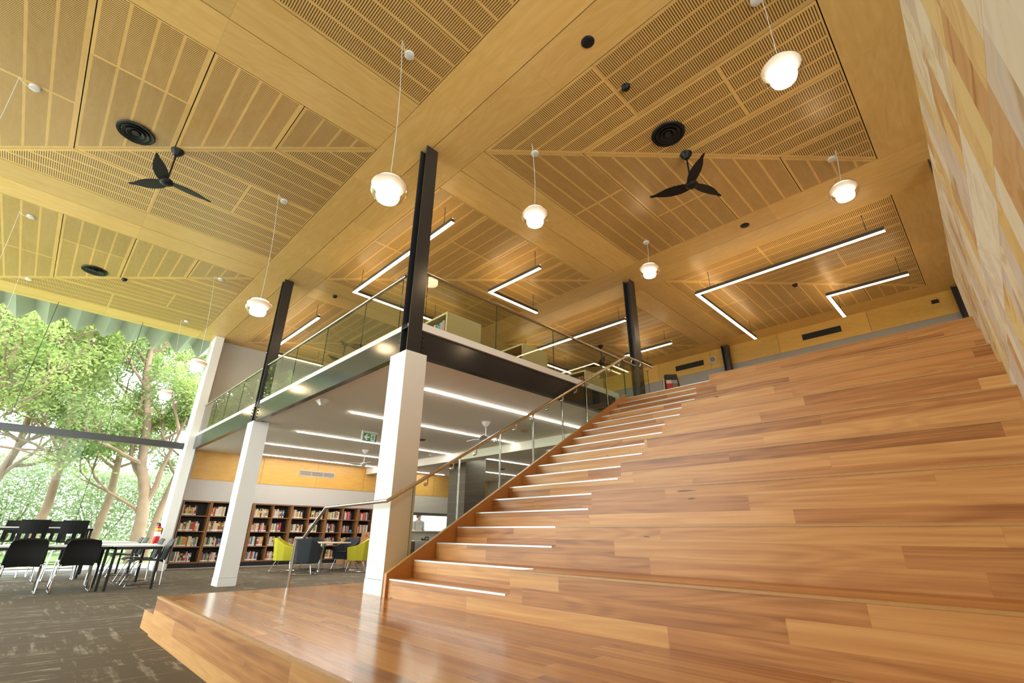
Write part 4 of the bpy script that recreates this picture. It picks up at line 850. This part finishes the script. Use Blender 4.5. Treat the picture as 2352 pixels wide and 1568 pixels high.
# person behind the counter
pr = thing('person', 'person with brown hair in a grey top standing behind the servery counter', 'person', (8.75, 13.15, 0), radians(0))
def skin_body(parent):
    V = [(0, 0, .95), (0, .01, 1.12), (0, 0, 1.30), (0, .0, 1.42), (0, -.01, 1.50), (0, -.03, 1.60), (0, -.02, 1.68),
         (.17, 0, 1.40), (.22, .0, 1.14), (.20, -.12, .95), (.18, -.17, .90), (-.17, 0, 1.40), (-.22, 0, 1.14), (-.20, -.12, .95), (-.18, -.17, .90),
         (.09, 0, .88), (.10, -.01, .48), (.10, .02, .08), (.10, -.10, .03), (-.09, 0, .88), (-.10, -.01, .48), (-.10, .02, .08), (-.10, -.10, .03)]
    E = [(0, 1), (1, 2), (2, 3), (3, 4), (4, 5), (5, 6), (3, 7), (7, 8), (8, 9), (9, 10), (3, 11), (11, 12), (12, 13), (13, 14), (0, 15), (15, 16), (16, 17), (17, 18), (0, 19), (19, 20), (20, 21), (21, 22)]
    R_ = [(.15, .11), (.13, .10), (.16, .11), (.12, .09), (.05, .055), (.075, .09), (.07, .08), (.06, .06), (.042, .042), (.034, .034), (.032, .02), (.06, .06), (.042, .042), (.034, .034), (.032, .02), (.085, .085), (.058, .058), (.042, .042), (.035, .03), (.085, .085), (.058, .058), (.042, .042), (.035, .03)]
    me = bpy.data.meshes.new('body'); me.from_pydata(V, E, []); o = bpy.data.objects.new('body', me); col.objects.link(o); o.parent = parent
    md = o.modifiers.new('skin', 'SKIN'); me.skin_vertices[0].data[0].use_root = True
    for d, r in zip(me.skin_vertices[0].data, R_): d.radius = r
    o.modifiers.new('sub', 'SUBSURF').levels = 2; o.modifiers['sub'].render_levels = 2; me.materials.append(M['skin']); return o
skin_body(pr)
MB().lathe([(.14, .92), (.165, 1.0), (.155, 1.12), (.185, 1.28), (.19, 1.38), (.12, 1.46), (.065, 1.48)], (0, 0, 0), 20, 1., .78).build('top', 'shirt', pr, smooth=True)
for sx in (-1, 1): MB().tube([(sx * .14, 0, 1.40), (sx * .20, 0, 1.38), (sx * .235, 0, 1.14), (sx * .212, -.10, .98)], .06, 12, rs=[.06, .072, .056, .05]).build('sleeve', 'shirt', pr, smooth=True)
MB().lathe([(.07, 1.56), (.098, 1.60), (.105, 1.68), (.09, 1.75), (.05, 1.785), (.001, 1.79)], (0, .012, 0), 18, .95, 1.08).build('hair', 'hair', pr, smooth=True)
MB().lathe([(.001, -.02), (.012, -.01), (.014, .005), (.001, .02)], (0, -.115, 1.635), 8).build('nose', 'skin', pr, smooth=True)
# ------------------------------------------------------------------ outside
struct(MB().box(-60, 60, 16.0, 120, -.35, -.15).build('ground', 'lawn'))
struct(MB().box(-60, -9.1, -60, 16.0, -.35, -.15).box(-9.1, 60, 12.75, 16.0, -.35, -.15).build('ground_paved', 'terrace_paving'))
struct(MB().box(-12, 2.5, 12.6, 16.0, -.149, -.02).build('terrace', 'terrace_paving'))
# folded metal canopy over the window
o = thing('metal_canopy', 'folded grey metal canopy outside above the tall window', 'canopy', (-4, 13.6, 6.75)); OG = (-4, 13.6, 6.75); mb = MB(); pitch = .665; n = 22; x0 = -12.0
for k in range(n):
    xa = x0 + k * pitch + .31; xv = xa + pitch / 2; xb_ = xa + pitch
    for (p, zp, yp), (q, zq, yq) in (((xa, 6.98, 14.55), (xv, 6.72, 14.95)), ((xv, 6.72, 14.95), (xb_, 6.98, 14.55))):
        b = len(mb.v); mb.v += [(p, 12.5, zp), (q, 12.5, zq), (q, yq, zq), (p, yp, zp), (p, 12.5, zp + .012), (q, 12.5, zq + .012), (q, yq, zq + .012), (p, yp, zp + .012)]
        for f in ((0, 3, 2, 1), (4, 5, 6, 7), (0, 1, 5, 4), (1, 2, 6, 5), (2, 3, 7, 6), (3, 0, 4, 7)): mb.face([b + i for i in f])
mb.build('folded_sheet', 'canopy_metal', o, OG); MB().box(-12, 2.9, 12.5, 12.72, 6.70, 7.2).build('wall_plate', 'canopy_metal', o, OG)
# trees
def tree(label, base, trunk, r0, seed, leaf, ncl, nleaf, lsz, spread, zmin, grp='trees outside the window', nbr=9, axes=None):
    rnd = random.Random(seed); o = thing('tree', label, 'tree', base, 0, grp); mb = MB(); tips = []
    tr = [Vector(p) for p in trunk]; n = len(tr)
    mb.tube(tr, r0, 10, rs=[r0 * (1 - .6 * i / (n - 1)) for i in range(n)])
    def branch(p, d, ln, r, lev):
        pts = [p.copy()]; q = p.copy(); dd = d.copy(); k = 5
        for i in range(k):
            dd = (dd + Vector((rnd.uniform(-.35, .35), rnd.uniform(-.35, .35), rnd.uniform(-.15, .30)))).normalized(); q = q + dd * ln / k; pts.append(q.copy())
            if lev < 2 and i >= 1 and rnd.random() < .75: branch(q, (dd + Vector((rnd.uniform(-1, 1), rnd.uniform(-1, 1), rnd.uniform(-.3, .6)))).normalized(), ln * rnd.uniform(.45, .65), r * .55, lev + 1)
            if lev >= 1 and i >= 2: tips.append(q.copy())
        mb.tube(pts, r, 6 if lev < 2 else 4, rs=[r * (1 - .8 * i / k) for i in range(k + 1)]); tips.append(q.copy())
    for k in range(nbr):
        f = rnd.uniform(.35, 1.0); i = min(n - 2, int(f * (n - 1))); p = tr[i].lerp(tr[i + 1], f * (n - 1) - i); a = rnd.uniform(0, 2 * pi)
        branch(p, Vector((cos(a), sin(a) * .8, rnd.uniform(.1, .9))).normalized(), spread * rnd.uniform(.6, 1.1), r0 * .45 * (1.2 - f * .6), 0)
    if axes:
        for (p, q, r) in axes: branch(Vector(p), (Vector(q) - Vector(p)).normalized(), (Vector(q) - Vector(p)).length, r, 0)
    mb.build('trunk', 'bark', o, smooth=True)
    lf = MB(); rnd.shuffle(tips); tips_ = [t_ for t_ in tips if t_.z + base[2] > zmin]
    for c in tips_[:ncl]:
        cr = rnd.uniform(.3, .65) * spread / 3
        for _ in range(nleaf):
            d = Vector((rnd.gauss(0, 1), rnd.gauss(0, 1), rnd.gauss(0, .6))) * cr * .62; q = c + d; s_ = lsz * rnd.uniform(.6, 1.3)
            a = Vector((rnd.uniform(-1, 1), rnd.uniform(-1, 1), rnd.uniform(-.9, .3))).normalized(); b_ = a.cross(Vector((rnd.uniform(-1, 1), rnd.uniform(-1, 1), rnd.uniform(-1, 1)))).normalized()
            k = len(lf.v); lf.v += [tuple(q), tuple(q + a * s_ * .5 + b_ * s_ * .22), tuple(q + a * s_), tuple(q + a * s_ * .5 - b_ * s_ * .22)]; lf.face([k, k + 1, k + 2, k + 3])
    lf.build('foliage', leaf, o); return o
tree('forked gum tree with pale trunk at the right edge of the window', (.40, 19.5, -.2), [(0, 0, 0), (-.05, 0, 1.6), (-.2, 0, 2.6), (-.55, .1, 3.6), (-.75, .2, 5.2), (-1.3, .2, 7.2), (-1.5, .3, 9.4)], .24, 3, 'leaf_mid', 130, 80, .15, 2.9, 3.6, nbr=7, axes=[((-.1, 0, 2.1), (.9, .2, 5.6), .13), ((-.05, 0, 1.7), (-2.2, .1, 2.9), .09), ((-.4, 0, 3.4), (-1.6, .1, 4.4), .07)])
tree('slender leaning tree just right of the forked gum by the pier', (.9, 20.5, -.2), [(0, 0, 0), (.1, 0, 1.8), (.35, 0, 3.4), (.8, .1, 5.2), (1.0, .2, 7.5)], .16, 8, 'leaf_bright', 100, 80, .15, 2.4, 4.0, nbr=7)
tree('bright leafy tree filling the middle of the window', (-2.6, 20.5, -.2), [(0, 0, 0), (.2, 0, 2.0), (.1, .1, 4.0), (-.3, 0, 6.2), (-.2, 0, 9.0)], .17, 21, 'leaf_bright', 260, 95, .15, 3.3, 2.0, nbr=16)
tree('bright leafy tree at the left of the window behind the high stools', (-5.2, 19.0, -.2), [(0, 0, 0), (-.1, 0, 1.8), (.2, .1, 3.6), (.5, 0, 5.8), (.4, 0, 8.6)], .16, 34, 'leaf_bright', 260, 95, .15, 3.1, 1.8, nbr=16)
tree('mid green tree set back between the two bright leafy trees', (-4.4, 25.5, -.2), [(0, 0, 0), (.1, 0, 2.2), (.5, 0, 4.5), (.4, 0, 7.5), (.9, 0, 11)], .2, 55, 'leaf_mid', 280, 110, .19, 3.9, 1.2, nbr=20)
tree('mid green tree set back behind the forked gum', (-.3, 27.0, -.2), [(0, 0, 0), (.2, 0, 2.6), (.0, 0, 5.5), (.3, 0, 8.5), (.5, 0, 12)], .2, 77, 'leaf_mid', 260, 100, .19, 3.9, 1.4, nbr=18)
tree('mid green tree at the far right seen past the pier', (3.8, 24.5, -.2), [(0, 0, 0), (.2, 0, 2.6), (.0, 0, 5.5), (.3, 0, 8.5)], .2, 91, 'leaf_mid', 140, 70, .2, 3.6, 2.0, nbr=10)
tree('mid green tree at the far left of the window', (-8.2, 21.5, -.2), [(0, 0, 0), (.2, 0, 2.6), (.0, 0, 5.5), (.3, 0, 9)], .2, 95, 'leaf_mid', 160, 70, .18, 3.6, 1.6, nbr=12)
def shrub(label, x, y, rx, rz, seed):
    rnd = random.Random(seed); o = thing('shrub', label, 'shrub', (x, y, -.2), 0, 'shrubs below the trees'); st_ = MB(); lf = MB()
    for k in range(9):
        a = rnd.uniform(0, 2 * pi); q = Vector((cos(a) * rx * rnd.uniform(.1, .7), sin(a) * .8, rz * rnd.uniform(.5, .95))); st_.tube([(0, 0, 0), tuple(q * .5 + Vector((.1, 0, 0))), tuple(q)], .03, 5, rs=[.04, .025, .008])
    for k in range(11000):
        u_, v_, w_ = rnd.gauss(0, .45), rnd.gauss(0, .45), rnd.random() ** .8; q = Vector((u_ * rx, v_ * 1.5, w_ * rz)); s_ = .17 * rnd.uniform(.6, 1.3)
        a = Vector((rnd.uniform(-1, 1), rnd.uniform(-1, 1), rnd.uniform(-.9, .3))).normalized(); b_ = a.cross(Vector((rnd.uniform(-1, 1), rnd.uniform(-1, 1), rnd.uniform(-1, 1)))).normalized()
        i = len(lf.v); lf.v += [tuple(q), tuple(q + a * s_ * .5 + b_ * s_ * .25), tuple(q + a * s_), tuple(q + a * s_ * .5 - b_ * s_ * .25)]; lf.face([i, i + 1, i + 2, i + 3])
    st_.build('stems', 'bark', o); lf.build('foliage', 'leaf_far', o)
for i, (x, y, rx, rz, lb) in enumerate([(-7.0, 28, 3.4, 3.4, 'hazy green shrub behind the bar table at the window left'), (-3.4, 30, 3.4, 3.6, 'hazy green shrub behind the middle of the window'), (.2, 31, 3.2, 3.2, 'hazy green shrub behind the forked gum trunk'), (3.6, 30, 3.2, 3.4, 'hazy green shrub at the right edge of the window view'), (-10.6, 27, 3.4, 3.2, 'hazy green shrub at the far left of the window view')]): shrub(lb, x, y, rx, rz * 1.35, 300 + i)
